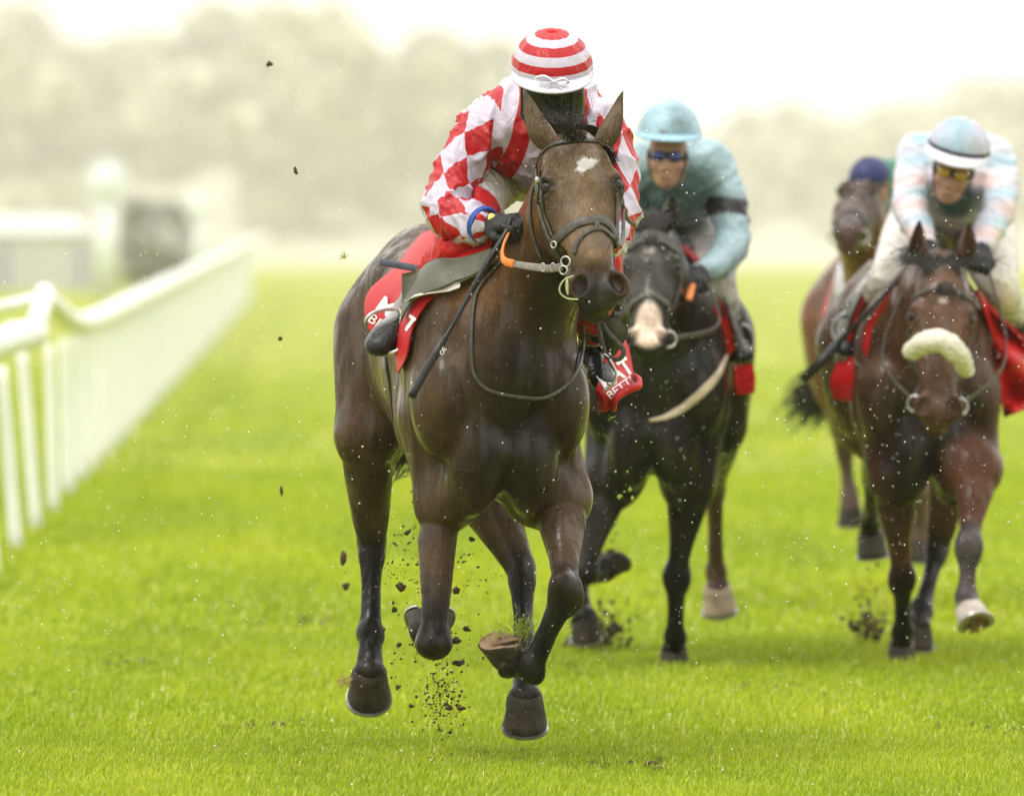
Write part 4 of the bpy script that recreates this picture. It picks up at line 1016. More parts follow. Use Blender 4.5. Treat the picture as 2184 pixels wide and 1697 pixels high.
def lettering(parent, G, text, u, v, size, ang, mat, bold=.02, squash=1.0, name='lettering', off=.006):
    """text laid on a sheet: starts at picture point u,v, size in picture units, turned by ang degrees (clockwise)"""
    cu = bpy.data.curves.new('txt', 'FONT'); cu.body = text; cu.size = 1; cu.offset = bold; cu.resolution_u = 3
    o = bpy.data.objects.new('txt', cu); SC.collection.objects.link(o)
    dg = bpy.context.evaluated_depsgraph_get(); me = bpy.data.meshes.new_from_object(o.evaluated_get(dg)); bpy.data.objects.remove(o)
    bm = bmesh.new(); bm.from_mesh(me); bmesh.ops.triangulate(bm, faces=bm.faces); bmesh.ops.subdivide_edges(bm, edges=[e for e in bm.edges if e.calc_length() > .15], cuts=2); 
    X = np.array([q.co[:2] for q in bm.verts]); fc = [[q.index for q in p.verts] for p in bm.faces]; bm.free(); bpy.data.meshes.remove(me)
    a = math.radians(ang); x = X[:, 0] * size * squash; y = X[:, 1] * size
    U = u + x * math.cos(a) + y * math.sin(a); Vv = v + x * math.sin(a) - y * math.cos(a)
    gp = G.reshape(-1, 3); pj = proj(gp); out = []
    for a_, b_ in zip(U, Vv):
        d2 = ((pj - (a_, b_)) ** 2).sum(1); i = np.argsort(d2)[:4]; w = 1 / (d2[i] + 1); dd = (gp[i, 1] * w).sum() / w.sum() - off
        out.append(P(a_, b_, dd))
    near_ = np.array([((pj - (a_, b_)) ** 2).sum(1).min() < 60 for a_, b_ in zip(U, Vv)])
    fc = [q for q in fc if all(near_[i] for i in q)]
    return mesh_obj(name, out, fc, mat, parent, smooth=False)
M['lettering'] = noise_mat('white_print', (.74, .74, .74), (.82, .82, .82), 30, .6, 0)
M['flap'] = noise_mat('wet_olive_leather', (.060, .060, .042), (.095, .092, .065), 14, .38, .35, 90)
M['lining'] = noise_mat('pale_lining', (.50, .45, .42), (.62, .56, .53), 14, .6, .3)
M['redcol'] = noise_mat('red_saddle_cloth', (.38, .004, .007), (.48, .008, .012), 9, .45, .4, 20, bdist=.008)
# --- saddle cloth
sc1 = empty('saddle_cloth', T1(-.2, 0, 1.6), 'red saddle cloth with large white letters blown back on the leading horse', 'saddle cloth', 'red saddle cloths')
cR, GR = dsheet('cloth', H1, [[(905, 503), (960, 497), (1010, 505), (1060, 520)], [(850, 565, 25.72), (900, 570, 25.45), (960, 570), (1020, 570)],
    [(783, 625, 25.74), (840, 632, 25.50), (880, 640, 25.40), (925, 640)], [(782, 692, 25.62), (825, 700, 25.50), (860, 705, 25.38), (889, 700)],
    [(806, 722, 25.56), (838, 740, 25.44), (858, 755, 25.34), (878, 760)], [(843, 750, 25.38), (852, 767, 25.34), (860, 780, 25.30), (867, 795, 25.24)]], .005, M['redcol'], sc1, wave=.012)
lettering(cR, GR, 'MAT', 800, 656, 46, 36, M['lettering'], .03, off=.014)
lettering(cR, GR, 'BET', 782, 683, 30, 36, M['lettering'], .0, 1.1, off=.014)
def g5(*pts): return [(*Z5(a, b), d) for a, b, d in pts]
cL, GL = dsheet('cloth', H1, [g5((520, 560, 25.75), (600, 600, 25.8), (640, 655, 25.85)), g5((480, 720, 25.72), (590, 750, 25.78), (700, 800, 25.84)),
    g5((430, 950, 25.7), (560, 960, 25.72), (738, 1015, 25.78)), g5((370, 1160, 25.6), (480, 1150, 25.62), (770, 1085, 25.7)), g5((365, 1290, 25.6), (470, 1250, 25.56), (720, 1155, 25.66)), g5((370, 1410, 25.66), (470, 1400, 25.6), (562, 1330, 25.62))], .005, M['redcol'], sc1, wave=.004)
mb = MB(); mb.tube(catmull([P(*q) for q in g5((540, 1390, 25.6), (555, 1290, 25.56), (640, 1215, 25.58), (740, 1165, 25.6), (790, 1150, 25.62), (792, 1085, 25.66), (745, 1045, 25.7))], 5), [.010, .014, .010], 8); mb.build('hem', M['redcol'], sc1)
a0 = Z5(555, 1125); lettering(cL, GL, 'AT', a0[0], a0[1], 50, -34, M['lettering'], .03, .80, off=.010)
a0 = Z5(455, 1195); lettering(cL, GL, 'M', a0[0], a0[1], 50, -34, M['lettering'], .03, .62, off=.010)
a0 = Z5(505, 1290); lettering(cL, GL, 'BETTING', a0[0], a0[1], 25, -36, M['lettering'], .008, 1.05, off=.010)
# --- saddle
sd1 = empty('saddle', T1(-.2, 0, 1.66), 'light racing saddle with olive grey flaps under the red and white jockey', 'saddle', 'racing saddles')
sb = Body(); sb.ell(T1(-.28, 0, 1.70), (.22, .13, .045), [H1.f, H1.l, H1.u], .02); sb.ell(T1(-.10, 0, 1.72), (.06, .09, .04), [H1.f, H1.l, H1.u], .03)
Vt, Fc = sb.mesh(.01); mesh_obj('seat', Vt, Fc, M['leather'], sd1)
fl, GF = dsheet('flap', H1, [[(858, 584, 25.20), (936, 568, 25.14), (997, 547, 25.08), (1060, 534, 25.02)], [(860, 640, 25.20), (920, 622, 25.12), (980, 585, 25.06), (1056, 548, 25.0)],
    [(886, 692, 25.18), (918, 660, 25.14), (985, 604, 25.04), (1050, 562, 24.98)]], .005, M['flap'], sd1, lift=.03)
dsheet('lining', H1, [[(925, 624, 25.12), (948, 622, 25.08), (981, 604, 25.05), (1038, 563, 25.0)], [(919, 640, 25.14), (952, 634, 25.10), (985, 613, 25.06), (1038, 567, 25.0)], [(921, 655, 25.16), (950, 645, 25.12), (984, 620, 25.08), (1038, 572, 25.02)]], .004, M['lining'], sd1, lift=.022)
flL, _ = dsheet('flap', H1, [g5((395, 480, 25.5), (480, 440, 25.5), (600, 470, 25.5)), g5((430, 620, 25.52), (540, 640, 25.5), (690, 600, 25.5)), g5((450, 830, 25.56), (510, 850, 25.55), (560, 835, 25.55))], .005, M['flap'], sd1)
mb = MB(); a = [P(811, 559, 25.42), P(850, 566, 25.40), P(895, 574, 25.36)]; q = catmull(a, 6); mb.add(*strap_geo(q, [V3((0, -1, .25))] * len(q), .022, .005)); mb.build('strap_end', noise_mat('blue_grey_strap', (.03, .04, .055), (.055, .07, .09), 40, .4, .3), sd1)
def stirrup(parent, c, nor, R=.066, up=None, lth=None):
    mb = MB(); mb.add(*ring_geo(c, nor, R, .0065, 32, 8, math.radians(25), math.radians(335), 1.0, up))
    o = mb.build('stirrup_iron', M['steel_pale'], parent)
    if lth is not None:
        mb = MB(); q = catmull(lth, 5); mb.add(*strap_geo(q, [nrm(nor)] * len(q), .018, .005)); mb.build('stirrup_leather', M['leather'], parent)
    return o
M['steel_pale'] = noise_mat('dull_aluminium', (.40, .41, .40), (.55, .56, .54), 30, .4, .1, metal=.6)
mb = MB(); mb.tube(catmull([P(*Z3(a, b), d) for a, b, d in ((190, 880, 25.30), (185, 845, 25.28), (230, 800, 25.28), (310, 775, 25.30), (400, 772, 25.32), (430, 790, 25.32), (460, 880, 25.30), (472, 930, 25.28), (455, 1000, 25.26), (410, 1060, 25.24), (350, 1082, 25.26), (300, 1075, 25.42))], 5), .0062, 8)
mb.build('stirrup_iron', M['steel_pale'], sd1)
mb = MB(); q = catmull([P(*Z3(430, 790), 25.33), P(*Z3(455, 700), 25.40), P(*Z3(520, 560), 25.46)], 5); mb.add(*strap_geo(q, [V3((-.4, -1, 0))] * len(q), .02, .005)); mb.build('stirrup_leather', M['leather'], sd1)
mb = MB()
for pl, w in (([(385, 500), (410, 640), (450, 800), (480, 850)], .013), ([(430, 500), (470, 590), (560, 690), (630, 770), (640, 830), (590, 880), (500, 870), (460, 830)], .015), ([(480, 870), (520, 950), (560, 1010)], .008)):
    q = catmull([P(*Z5(a, b), 25.46) for a, b in pl], 6); mb.add(*strap_geo(q, [V3((.2, -1, 0))] * len(q), w, .004))
mb.build('stirrup_leather', M['leather'], sd1)
mb = MB(); mb.tube(catmull([P(*Z5(a, b), 25.45) for a, b in ((440, 825), (470, 845), (495, 860))], 3), .004, 6); mb.tube(catmull([P(*Z5(a, b), 25.45) for a, b in ((490, 815), (515, 840))], 3), .004, 6); mb.build('buckle', M['steel'], sd1)
mb = MB(); mb.tube(catmull([P(*Z5(a, b), 25.40) for a, b in ((500, 880), (560, 1000), (560, 1090), (500, 1160), (440, 1190))], 6), .005, 8); mb.build('stirrup_iron', M['steel_pale'], sd1)
q = catmull([T1(-.2, -.30, 1.25), T1(-.15, -.24, 1.0), T1(-.14, 0, .90), T1(-.15, .24, 1.0), T1(-.2, .30, 1.25)], 6); qq, qn = H1.B.snap(q, .003)
mb = MB(); mb.add(*strap_geo(qq, qn, .07, .005)); mb.build('girth', M['leather'], sd1)
# --- bridle
br1 = empty('bridle', poll1, 'dark leather bridle with orange rein grips on the leading horse', 'bridle', 'bridles of the racehorses')
def line(H, pl, w, th=.006, n=6, Z=Z2, **k): 
    return laid(H, [Z(a, b) for a, b in pl], w, th, n=n, **k)
def add_strap(name, pls, mat=None, parent=None, Z=Z2, H=H1, **k):
    mb = MB()
    for pl, w in pls: mb.add(*line(H, pl, w, Z=Z, **k))
    return mb.build(name, mat or M['leather'], parent or br1)
add_strap('browband', [([(412, 575), (440, 520), (500, 468), (600, 438), (720, 428), (820, 436), (890, 470), (936, 520)], .022)])
add_strap('cheekpiece', [([(408, 590), (402, 650), (405, 740), (420, 880), (445, 990), (480, 1090), (520, 1170), (548, 1230), (575, 1270)], .016), ([(430, 640), (428, 740), (440, 860), (470, 980), (510, 1080), (545, 1150)], .011)])
add_strap('throatlatch', [([(390, 740), (365, 850), (360, 950), (375, 1080), (405, 1190), (440, 1275)], .010)], d1=25.4)
add_strap('noseband', [([(520, 1160), (560, 1115), (610, 1070), (680, 1020), (760, 995), (840, 988), (890, 1005), (930, 1050), (955, 1110), (965, 1150)], .030), ([(672, 1230), (680, 1180), (705, 1130), (750, 1085), (800, 1060), (860, 1058), (910, 1090), (945, 1130), (968, 1170)], .014), ([(822, 1005), (825, 1060)], .018)])
add_strap('cheekpiece', [([(965, 800), (968, 900), (965, 1000), (960, 1100), (962, 1180)], .013)])
mb = MB(); mb.add(*ball(P(*Z2(402, 710), 24.66), (.007, .006, .012)))
mb.build('rivet', M['steel'], br1)
for c, R in (((605, 1285), .0155), ((590, 1345), .013)):
    mb = MB(); mb.add(*ring_geo(P(*Z2(*c), 24.52), V3((-.5, -1, 0)), R, .0032, 20, 8)); mb.build('bit_ring', M['steel'], br1)
mb = MB()
mb.add(*ring_geo(P(*Z2(520, 1165), 24.53), V3((-.7, -1, 0)), .010, .0025, 16, 6)); mb.build('buckle', M['steel'], br1)
for c in ((445, 1325), (515, 1325)):
    mb = MB(); mb.add(*ring_geo(P(*Z2(*c), 24.55), V3((-.2, -1, 0)), .013, .0022, 16, 6, sx=.5)); mb.build('buckle', M['steel'], br1)
q = catmull([P(*Z2(585, 1320), 24.53), P(*Z2(500, 1335), 24.56), P(*Z2(420, 1328), 24.60), P(*Z2(320, 1315), 24.68), P(*Z2(228, 1300), 24.76)], 6)
mb = MB(); mb.add(*strap_geo(q, [V3((0, -1, .1))] * len(q), [.024, .024, .020], .005)); mb.build('rein', M['leather_grey'], br1)
q = catmull([P(*Z2(232, 1298), 24.76), P(*Z2(190, 1285), 24.78), P(*Z2(166, 1255), 24.82), P(*Z2(172, 1180), 24.88), P(*Z2(212, 1090), 24.95)], 6)
mb = MB(); mb.add(*strap_geo(q, [V3((-.3, -1, 0))] * 4 + [V3((-1, -.5, 0))] * (len(q) - 4), .024, .008)); q2 = catmull([P(*Z2(236, 1268), 24.75), P(*Z2(222, 1328), 24.75)], 3); mb.add(*strap_geo(q2, [V3((0, -1, 0))] * len(q2), .008, .012)); mb.build('rein_grip', M['orange'], br1)
# wet string ring hanging from the bit
mb = MB(); mb.tube(catmull([P(*Z2(a, b), 24.5) for a, b in ((660, 1385), (600, 1410), (565, 1460), (570, 1510), (620, 1545), (695, 1552))], 6), .003, 6); mb.tube(catmull([P(*Z2(a, b), 24.5) for a, b in ((618, 1400), (614, 1450), (620, 1520))], 4), [.002, .006, .003], 6)
mb.build('tie_string', noise_mat('pale_string', (.30, .32, .16), (.45, .46, .28), 60, .5, .2), br1)
# rein falling in a loop round the neck and over the chest
lp = [Z3(a, b) for a, b in ((1150, 440), (1080, 510), (1020, 580), (965, 680), (940, 850), (935, 1050), (945, 1210), (1000, 1305), (1100, 1360), (1273, 1392))] + [(1160, 848), (1200, 830), (1228, 795), (1240, 745), (1240, 700)]
mb = MB(); mb.add(*laid(H1, lp, .011, .006, .004, 24.5, 26, 5)); mb.build('rein', M['leather'], br1)
mb = MB(); q, nn = H1.B.hit(dens([(1241, 660), (1236, 700), (1240, 735), (1232, 760), (1225, 800), (1212, 825)], 4), 24.3, 26, .003); mb.add(*strap_geo(q, nn, .006, .004)); q, nn = H1.B.hit(dens([(1240, 745), (1247, 770), (1252, 785)], 4), 24.3, 26, .004); mb.add(*strap_geo(q, nn, .006, .004)); mb.build('keeper_lace', M['black'], br1)
# far rein with its grip and a knot under the chin
q = catmull([P(*Z2(985, 1180), 24.62), P(*Z2(1010, 1110), 24.72), P(*Z2(1012, 960), 24.8), P(*Z2(1005, 840), 24.85)], 6); mb = MB(); mb.add(*strap_geo(q, [V3((.3, -1, 0))] * len(q), .012, .004))
q = catmull([P(*Z2(1005, 880), 24.8), P(*Z2(1040, 980), 24.9), P(*Z2(1100, 1030), 24.98)], 6); mb.add(*strap_geo(q, [V3((.3, -1, 0))] * len(q), .014, .004)); mb.build('rein', M['leather'], br1)
q = catmull([P(*Z5(a, b), 25.3) for a, b in ((345, 430), (385, 470), (425, 500))], 4); mb = MB(); mb.add(*strap_geo(q, [V3((0, -1, 0))] * len(q), .010, .008)); q = catmull([P(*Z5(a, b), 25.3) for a, b in ((400, 420), (450, 405), (500, 400))], 4); mb.add(*strap_geo(q, [V3((0, -1, .2))] * len(q), .026, .006)); mb.build('rein_grip', M['orange'], br1)
mb = MB()
for pl in ([(430, 490), (520, 460), (560, 400), (600, 340), (640, 380), (600, 430), (540, 420)], [(560, 340), (620, 345), (640, 400), (590, 470), (500, 495)], [(500, 460), (570, 470), (620, 430)]):
    q = catmull([P(*Z5(a, b), 25.3 - .01 * i) for i, (a, b) in enumerate(pl)], 5); mb.add(*strap_geo(q, [V3((0, -1, .2))] * len(q), .016, .005))
mb.build('rein_knot', M['leather'], br1)
# --- whip held in the right hand
wh = empty('whip', P(1075, 508, 24.95), 'black padded whip pointing down across the leading horse\'s shoulder', 'whip')
mb = MB(); q = catmull([P(1090, 470, 24.97), P(1078, 500, 24.94), P(1032, 574, 24.90), P(966, 692, 24.84), P(945, 727, 24.82)], 5); mb.tube(q, [.010, .011, .0105, .007, .009], 10); mb.build('shaft', M['boot'], wh)
mb = MB(); q = catmull([P(948, 722, 24.82), P(932, 750, 24.80), P(905, 796, 24.78), P(877, 847, 24.76)], 5); mb.tube(q, [.0115, .0135, .0135, .0125], 10); mb.build('padded_end', M['boot'], wh)
GW = np.array([[P(945 - t * 68 + s * 8, 727 + t * 120 + s * 5, 24.80 - .02 * t - .013) for s in (-1, 0, 1)] for t in np.linspace(0, 1, 12)])
lettering(wh, GW, 'OE', 944, 758, 13, -60, M['lettering'], 0, off=.004, name='whip_print')
# --- hair
def hairs(n, fn): return [fn(i) for i in range(n)]
Rr = np.random.default_rng(3)
def fore(i):
    a = P(1226 + Rr.normal(0, 11), 300 + Rr.normal(0, 4), 24.72 - .02 * Rr.random()); k = Rr.random(); side = Rr.normal(0, 1)
    if k < .55:   # combed up and back by the wind to the left
        return [a, a + V3((-.02 + side * .015, -.02, .05)), a + V3((-.035 + side * .02, .0, .065 + .02 * Rr.random())), a + V3((-.055 + side * .02 - .02 * Rr.random(), .02, .055 + .03 * Rr.random())), a + V3((-.065 + side * .03 - .02 * Rr.random(), .03, .085 + .04 * Rr.random()))]
    return [a, a + V3((side * .012, -.025, .05)), a + V3((side * .028, .0, .07)), a + V3((side * .030 + .01, .02, .10 + .05 * Rr.random() ** 2))]
strands('forelock', hairs(120, fore), .0011, .0004, M['hair'], hz1)
def mane(i):
    t = Rr.random() * .22; a = (poll1 + V3((0, .10, 0))) * (1 - t) + T1(.05, 0, 1.66) * t; a = a + V3((Rr.normal(0, .008), 0, .02))
    return [a, a + V3((.04 + Rr.normal(0, .008), .03, .02)), a + V3((.09 + Rr.normal(0, .01), .05, -.02)), a + V3((.12 + Rr.normal(0, .015), .07, -.09))]
strands('mane', hairs(420, mane), .002, .0006, M['hair'], hz1)
def tail(H, path, n, spread, r0=.003, seed=5, parent=None, stiff=1):
    q = np.array(catmull([V3(p) for p in path], 4)); R_ = np.random.default_rng(seed); L = []
    for i in range(n):
        o = R_.normal(size=3) * spread; e = R_.uniform(.7, 1.0); m = max(3, int(len(q) * e)); ph = R_.uniform(0, 6.28)
        L.append([q[j] + o * (.25 + 1.1 * j / len(q)) + V3((math.sin(ph + j * .5), 0, math.cos(ph + j * .6))) * .012 * j / len(q) for j in range(0, m, 2)])
    return strands('tail', L, r0, r0 * .3, M['hair'], parent)
tail(H1, [T1(-1.16, 0, 1.50), T1(-1.30, .02, 1.42), P(900, 800, 26.9), P(862, 950, 27.1), P(835, 985, 27.3), P(815, 992, 27.45)], 260, .030, parent=hz1)
# white star on the forehead: short white hairs lying on the skin
pts = []
for i in range(3600):
    a = Rr.uniform(0, 6.28); r = abs(Rr.normal(0, .46)) ** .9 * (1 + .25 * math.sin(3 * a + 1) + .12 * math.sin(7 * a)); x = r * math.cos(a); y = r * math.sin(a)
    pts.append((748 + 60 * x + 10 * y, 590 + 36 * y - 20 * x))
uv = np.array([Z2(a, b) for a, b in pts]); 
gu = dens([Z2(660, 560), Z2(840, 560)], 2)
us = np.linspace(uv[:, 0].min() - 1, uv[:, 0].max() + 1, 12); vs_ = np.linspace(uv[:, 1].min() - 1, uv[:, 1].max() + 1, 9)
gr = [(a, b) for b in vs_ for a in us]; hp, hn = H1.B.hit(gr, 24.3, 25.3); HP = hp.reshape(9, 12, 3); HN = hn.reshape(9, 12, 3)
mb_v = []; mb_f = []
for a, b in uv:
    i = (b - vs_[0]) / (vs_[1] - vs_[0]); j = (a - us[0]) / (us[1] - us[0]); i0, j0 = int(i), int(j); fi, fj = i - i0, j - j0
    p = (HP[i0, j0] * (1 - fj) + HP[i0, j0 + 1] * fj) * (1 - fi) + (HP[i0 + 1, j0] * (1 - fj) + HP[i0 + 1, j0 + 1] * fj) * fi; nn_ = HN[i0, j0]
    dwn = nrm(H1.hf[1] * .9 + H1.hf[3] * Rr.normal(0, .35)); l_ = .009 + .005 * Rr.random(); s_ = np.cross(dwn, nn_) * .0006; k = len(mb_v)
    mb_v += [p + s_ + nn_ * .0003, p - s_ + nn_ * .0003, p + dwn * l_ + nn_ * .0022]; mb_f.append((k, k + 1, k + 2))
mesh_obj('star', mb_v, mb_f, noise_mat('white_hair', (.62, .60, .56), (.75, .73, .7), 30, .7, 0), hz1, smooth=False)

def feather(i):
    J = (LF['fet'], RH['fet'], LH['fet'])[i % 3]; b_ = (V3((-.02, .045, -.01)), V3((0, .05, -.01)), V3((0, .05, -.01)))[i % 3]; a = J + b_ * .8 + Rr.normal(size=3) * .008
    return [a, a + b_ * .3 + V3((Rr.normal(0, .006), 0, -.015)), a + b_ * .4 + V3((Rr.normal(0, .01), 0, -.04))]
strands('fetlock_hair', hairs(150, feather), .0012, .0004, M['hair'], hz1)
M['wetcap'] = col_silk('wet_cap_silk', .35, .6, 14, .38)
# ------------------------------------------------------------------ the following horses and riders
HB = .010
def bridle(H, root_label, hands=(), sheepskin=False, group='bridles of the racehorses', ring=True, mat=None):
    r = empty('bridle', H.Q(0, 0, 0), root_label, 'bridle', group); Q = H.Q; L = H.hf[4]; mat = mat or M['leather']
    def s_(name, pl, w, th=.006):
        q, nn = H.B.snap(catmull([Q(*p) for p in pl], 5), .002); mb = MB(); mb.add(*strap_geo(q, nn, w, th)); return mb.build(name, mat, r)
    s_('browband', [(.12, -.10, -.07), (.085, -.075, 0), (.075, 0, .03), (.085, .075, 0), (.12, .10, -.07)], .022)
    for y in (-1, 1): s_('cheekpiece', [(.11, .10 * y, -.07), (.25, .10 * y, -.07), (.38, .08 * y, -.07), (.50, .07 * y, -.065)], .018)
    if not sheepskin:
        s_('noseband', [(.40, -.08, -.10), (.37, -.07, 0), (.355, 0, .04), (.37, .07, 0), (.40, .08, -.10)], .024)
    for y in (-1, 1):
        c = Q(.515, .075 * y, -.06); mb = MB(); mb.add(*ring_geo(c, H.f * 1.0 + H.l * .5 * y, .030, .0055, 20, 6)); mb.build('bit_ring', M['steel'], r)
        if hands:
            h = V3(hands[0 if y < 0 else 1]); side = H.l * .14 * y
            q = catmull([c, (c * .6 + h * .4) + side - V3((0, 0, .05)), h], 6); mb = MB(); mb.add(*strap_geo(q, [H.l * y] * len(q), .020, .005)); mb.build('rein', mat, r)
    return r
def simple_saddle(H, label, x=-.2):
    r = empty('saddle', H.T(x, 0, 1.62), label, 'saddle', 'racing saddles')
    b = Body(); b.ell(H.T(x - .08, 0, 1.665), (.22, .13, .045), [H.f, H.l, H.u], .02); b.ell(H.T(x + .1, 0, 1.69), (.06, .09, .04), [H.f, H.l, H.u], .03)
    Vt, Fc = b.mesh(.012); mesh_obj('seat', Vt, Fc, M['leather'], r)
    for y in (-1, 1):
        rows = [[H.T(x - .16, .15 * y, 1.6), H.T(x, .15 * y, 1.6), H.T(x + .16, .14 * y, 1.6)], [H.T(x - .12, .25 * y, 1.42), H.T(x + .02, .25 * y, 1.42), H.T(x + .17, .24 * y, 1.44)], [H.T(x - .08, .28 * y, 1.25), H.T(x + .02, .28 * y, 1.23), H.T(x + .12, .27 * y, 1.27)]]
        G = patch(rows, 6, 6); X, _ = H.B.snap(G.reshape(-1, 3), .03); sheet_obj('flap', X.reshape(G.shape), .006, M['leather'], r)
    return r
def cloth_for(H, label, x0=-.50, x1=-.02, low=1.12, lift=.014):
    r = empty('saddle_cloth', H.T(-.3, 0, 1.6), label, 'saddle cloth', 'red saddle cloths'); rows = []
    for y in np.linspace(-1, 1, 9):
        a = y * math.radians(80); rows.append([H.T(x, math.sin(a) * .32, 1.27 + math.cos(a) * .40) for x in np.linspace(x0, x1, 6)])
    G = patch(rows, 6, 5); X, _ = H.B.snap(G.reshape(-1, 3), lift, 5); G = X.reshape(G.shape)
    sheet_obj('cloth', G, .008, M['redcol'], r); return r, G
def rider(label, H, headc, up, face, chest, pel, arms, legs, jcol, zones, bcol, capmat, peakmat, capcol=None, lens=None, jh=.009, jacketmat='cloth', capR=(.130, .150, .128), cz=.03, peak=.05, glove=True, phimax=1.60):
    r = empty('person', chest, label, 'jockey', 'jockeys riding in the race'); R = Rider(r); R.head(headc, up, face)
    J = Body(); lx = H.l
    J.ell(chest, (.20, .18, .155), [lx, np.cross(V3((0, 0, 1)), lx), V3((0, 0, 1))], .05)
    J.cap(V3(chest) + (arms[0][0] - V3(chest)) * .5 + V3((0, 0, .04)), V3(chest) + (arms[1][0] - V3(chest)) * .5 + V3((0, 0, .04)), .08, .08, .07)
    J.cap(chest, pel, .165, .155, .08, (lx, 1.08)); nk = V3(chest) * .35 + V3(headc) * .65 + V3((0, .10, -.02)); J.cap(V3(chest) + V3((0, -.05, .08)), nk, .085, .065, .05)
    for a in arms: J.chain(a, [.080, .072, .068, .058, .040], .05)
    Vt, Fc = J.mesh(jh); V2 = folds(Vt, J.grad(Vt), .007, 14, len(label))
    mesh_obj('jacket', V2, Fc, M[jacketmat], r, attrs={'Col': colour(Vt, jcol, zones)})
    R.skin(nk, [([V3(chest), V3(pel)], [.09, .09])] + [([a[0], a[2], a[-1]], [.045, .035, .028]) for a in arms] + [([l[0], l[1], l[2]], [.07, .045, .03]) for l in legs], .008)
    B = Body(); B.cap(V3(pel) - lx * .06, V3(pel) + lx * .06, .145, .145, .05)
    for l in legs: B.chain([l[0], (V3(l[0]) + l[1]) / 2, l[1], V3(l[1]) * .5 + V3(l[2]) * .5, V3(l[2]) * .8 + V3(l[1]) * .2], [.135, .112, .078, .064, .05], .06)
    Vt, Fc = B.mesh(jh); mesh_obj('breeches', folds(Vt, B.grad(Vt), .006, 18, 3), Fc, M['cloth'], r, attrs={'Col': colour(Vt, bcol, [])})
    for l in legs: 
        b_, fr, vv = boot(r, l[2], l[1], l[3], V3((0, -.5, .85)), 1.05, M['bootcol']); boot_col(b_, vv, l[2], fr, side=V3((0, 0, 1)), top=(.20, .20, .20))
    R.helmet(capmat, peakmat, R=capR, cz=cz, peak=peak, attrs_col=capcol, phimax=phimax)
    if lens:
        Q = R.HQ; mb = MB()
        for x in (-1, 1): mb.add(*ball(Q(.032 * x, .083, .002), (.029, .016, .021), [R.hf[3], R.hf[2], R.hf[1]][0:1] + [R.hf[2], R.hf[1]], 3))
        g = MB(); g.add(*ball(Q(0, .075, .0), (.072, .022, .028), [R.hf[3], R.hf[2], R.hf[1]], 3)) if False else None
        go = MB(); pts = [Q(.078 * math.sin(t), .01 + .078 * math.cos(t), .004) for t in np.linspace(-1.6, 1.6, 18)]; go.add(*strap_geo(pts, [p - Q(0, 0, 0) for p in pts], .034, .006)); fo = go.build('goggles', M['black'], r)
        # lenses: two bulging ovals
        mb = MB()
        for x in (-1, 1): mb.add(*ball(Q(.032 * x, .088, .003), (.026, .020, .014), [R.hf[3], R.hf[1], R.hf[2]], 3))
        mb.build('lens', lens, fo)
        st = [Q(.070 * math.cos(t), .01 + .03 * math.sin(t), -.02 - .098 * math.sin(t)) for t in np.linspace(0, math.pi, 14)]; cs = MB(); cs.add(*strap_geo(st, [nrm(p - Q(0, .0, -.03)) for p in st], .014, .005)); cs.build('chin_strap', M['black'], r)
        mb = MB(); mb.add(*ball(Q(0, .088, -.076), (.020, .008, .004), [R.hf[3], R.hf[2], R.hf[1]][0:1] + [R.hf[1], R.hf[2]], 2)); mb.build('lips', M['lips'], r)
    for a, y in zip(arms, (-1, 1)): R.hand(a[-1], nrm(V3(a[-1]) - a[-2]) * .5 + H.f * .5 + V3((0, 0, -.3)), V3((-.3 * y, .2, -.9)), y, 1.05, h=.005)
    return r, R
M['lips'] = noise_mat('lips', (.38, .13, .10), (.45, .17, .13), 20, .4, .1)
def stirrups(H, sad, legs):
    for l, y in zip(legs, (-1, 1)):
        c = V3(l[2]) * .45 + V3(l[3]) * .55; mb = MB(); mb.add(*ring_geo(c + V3((0, 0, .02)), V3((.2 * y, -1, .1)), .066, .006, 24, 6)); mb.build('stirrup_iron', M['steel_pale'], sad)
        q = catmull([c + V3((0, 0, .08)), c * .4 + H.T(-.18, .22 * y, 1.5) * .6 + H.l * .05 * y, H.T(-.18, .16 * y, 1.58)], 5); mb = MB(); mb.add(*strap_geo(q, [H.l * y] * len(q), .02, .005)); mb.build('stirrup_leather', M['leather'], sad)
# ---- second horse: black, white snip
H2 = Horse(P(1388, 880, 30.9), math.radians(-5.5), 1.03); H2.o = V3((H2.o[0], H2.o[1], -.07)); H2.torso(chest_low=-.10)
poll2, muz2 = P(1392, 492, 30.42), P(1381, 742, 30.12)
H2.neck(poll2 + V3((0, .11, -.05)), rl=(.19, .115, .075), rv=(.26, .16, .10)); H2.head(poll2, muz2, V3((-.06, -1, .15)), wide=1.14)
L2 = dict(RF=(P(1300, 1030, 31.1), P(1245, 1222, 30.95), P(1268, 1222, 31.25), P(1288, 1214, 31.35)), LF=(P(1470, 1030, 31.1), P(1443, 1232, 31.2), P(1440, 1358, 31.36), P(1438, 1388, 31.42)),
          RH=(P(1335, 950, 32.1), P(1248, 1140, 32.5), P(1236, 1290, 32.3), P(1246, 1318, 32.25)), LH=(P(1528, 905, 32.3), P(1524, 1030, 32.9), P(1527, 1218, 33.2), P(1531, 1255, 33.2)))
H2.foreleg(-1, *L2['RF']); H2.foreleg(1, *L2['LF']); H2.hindleg(-1, *L2['RH']); H2.hindleg(1, *L2['LH'])
h2 = empty('racehorse', (H2.o[0], H2.o[1], 0), 'near black racehorse with a wide pale snip on its muzzle, second in the race', 'horse', 'racehorses galloping towards the camera')
def shinzone(L): return legzone([((v[1], v[1], v[2], v[3]), .06, .07) for v in L.values()])
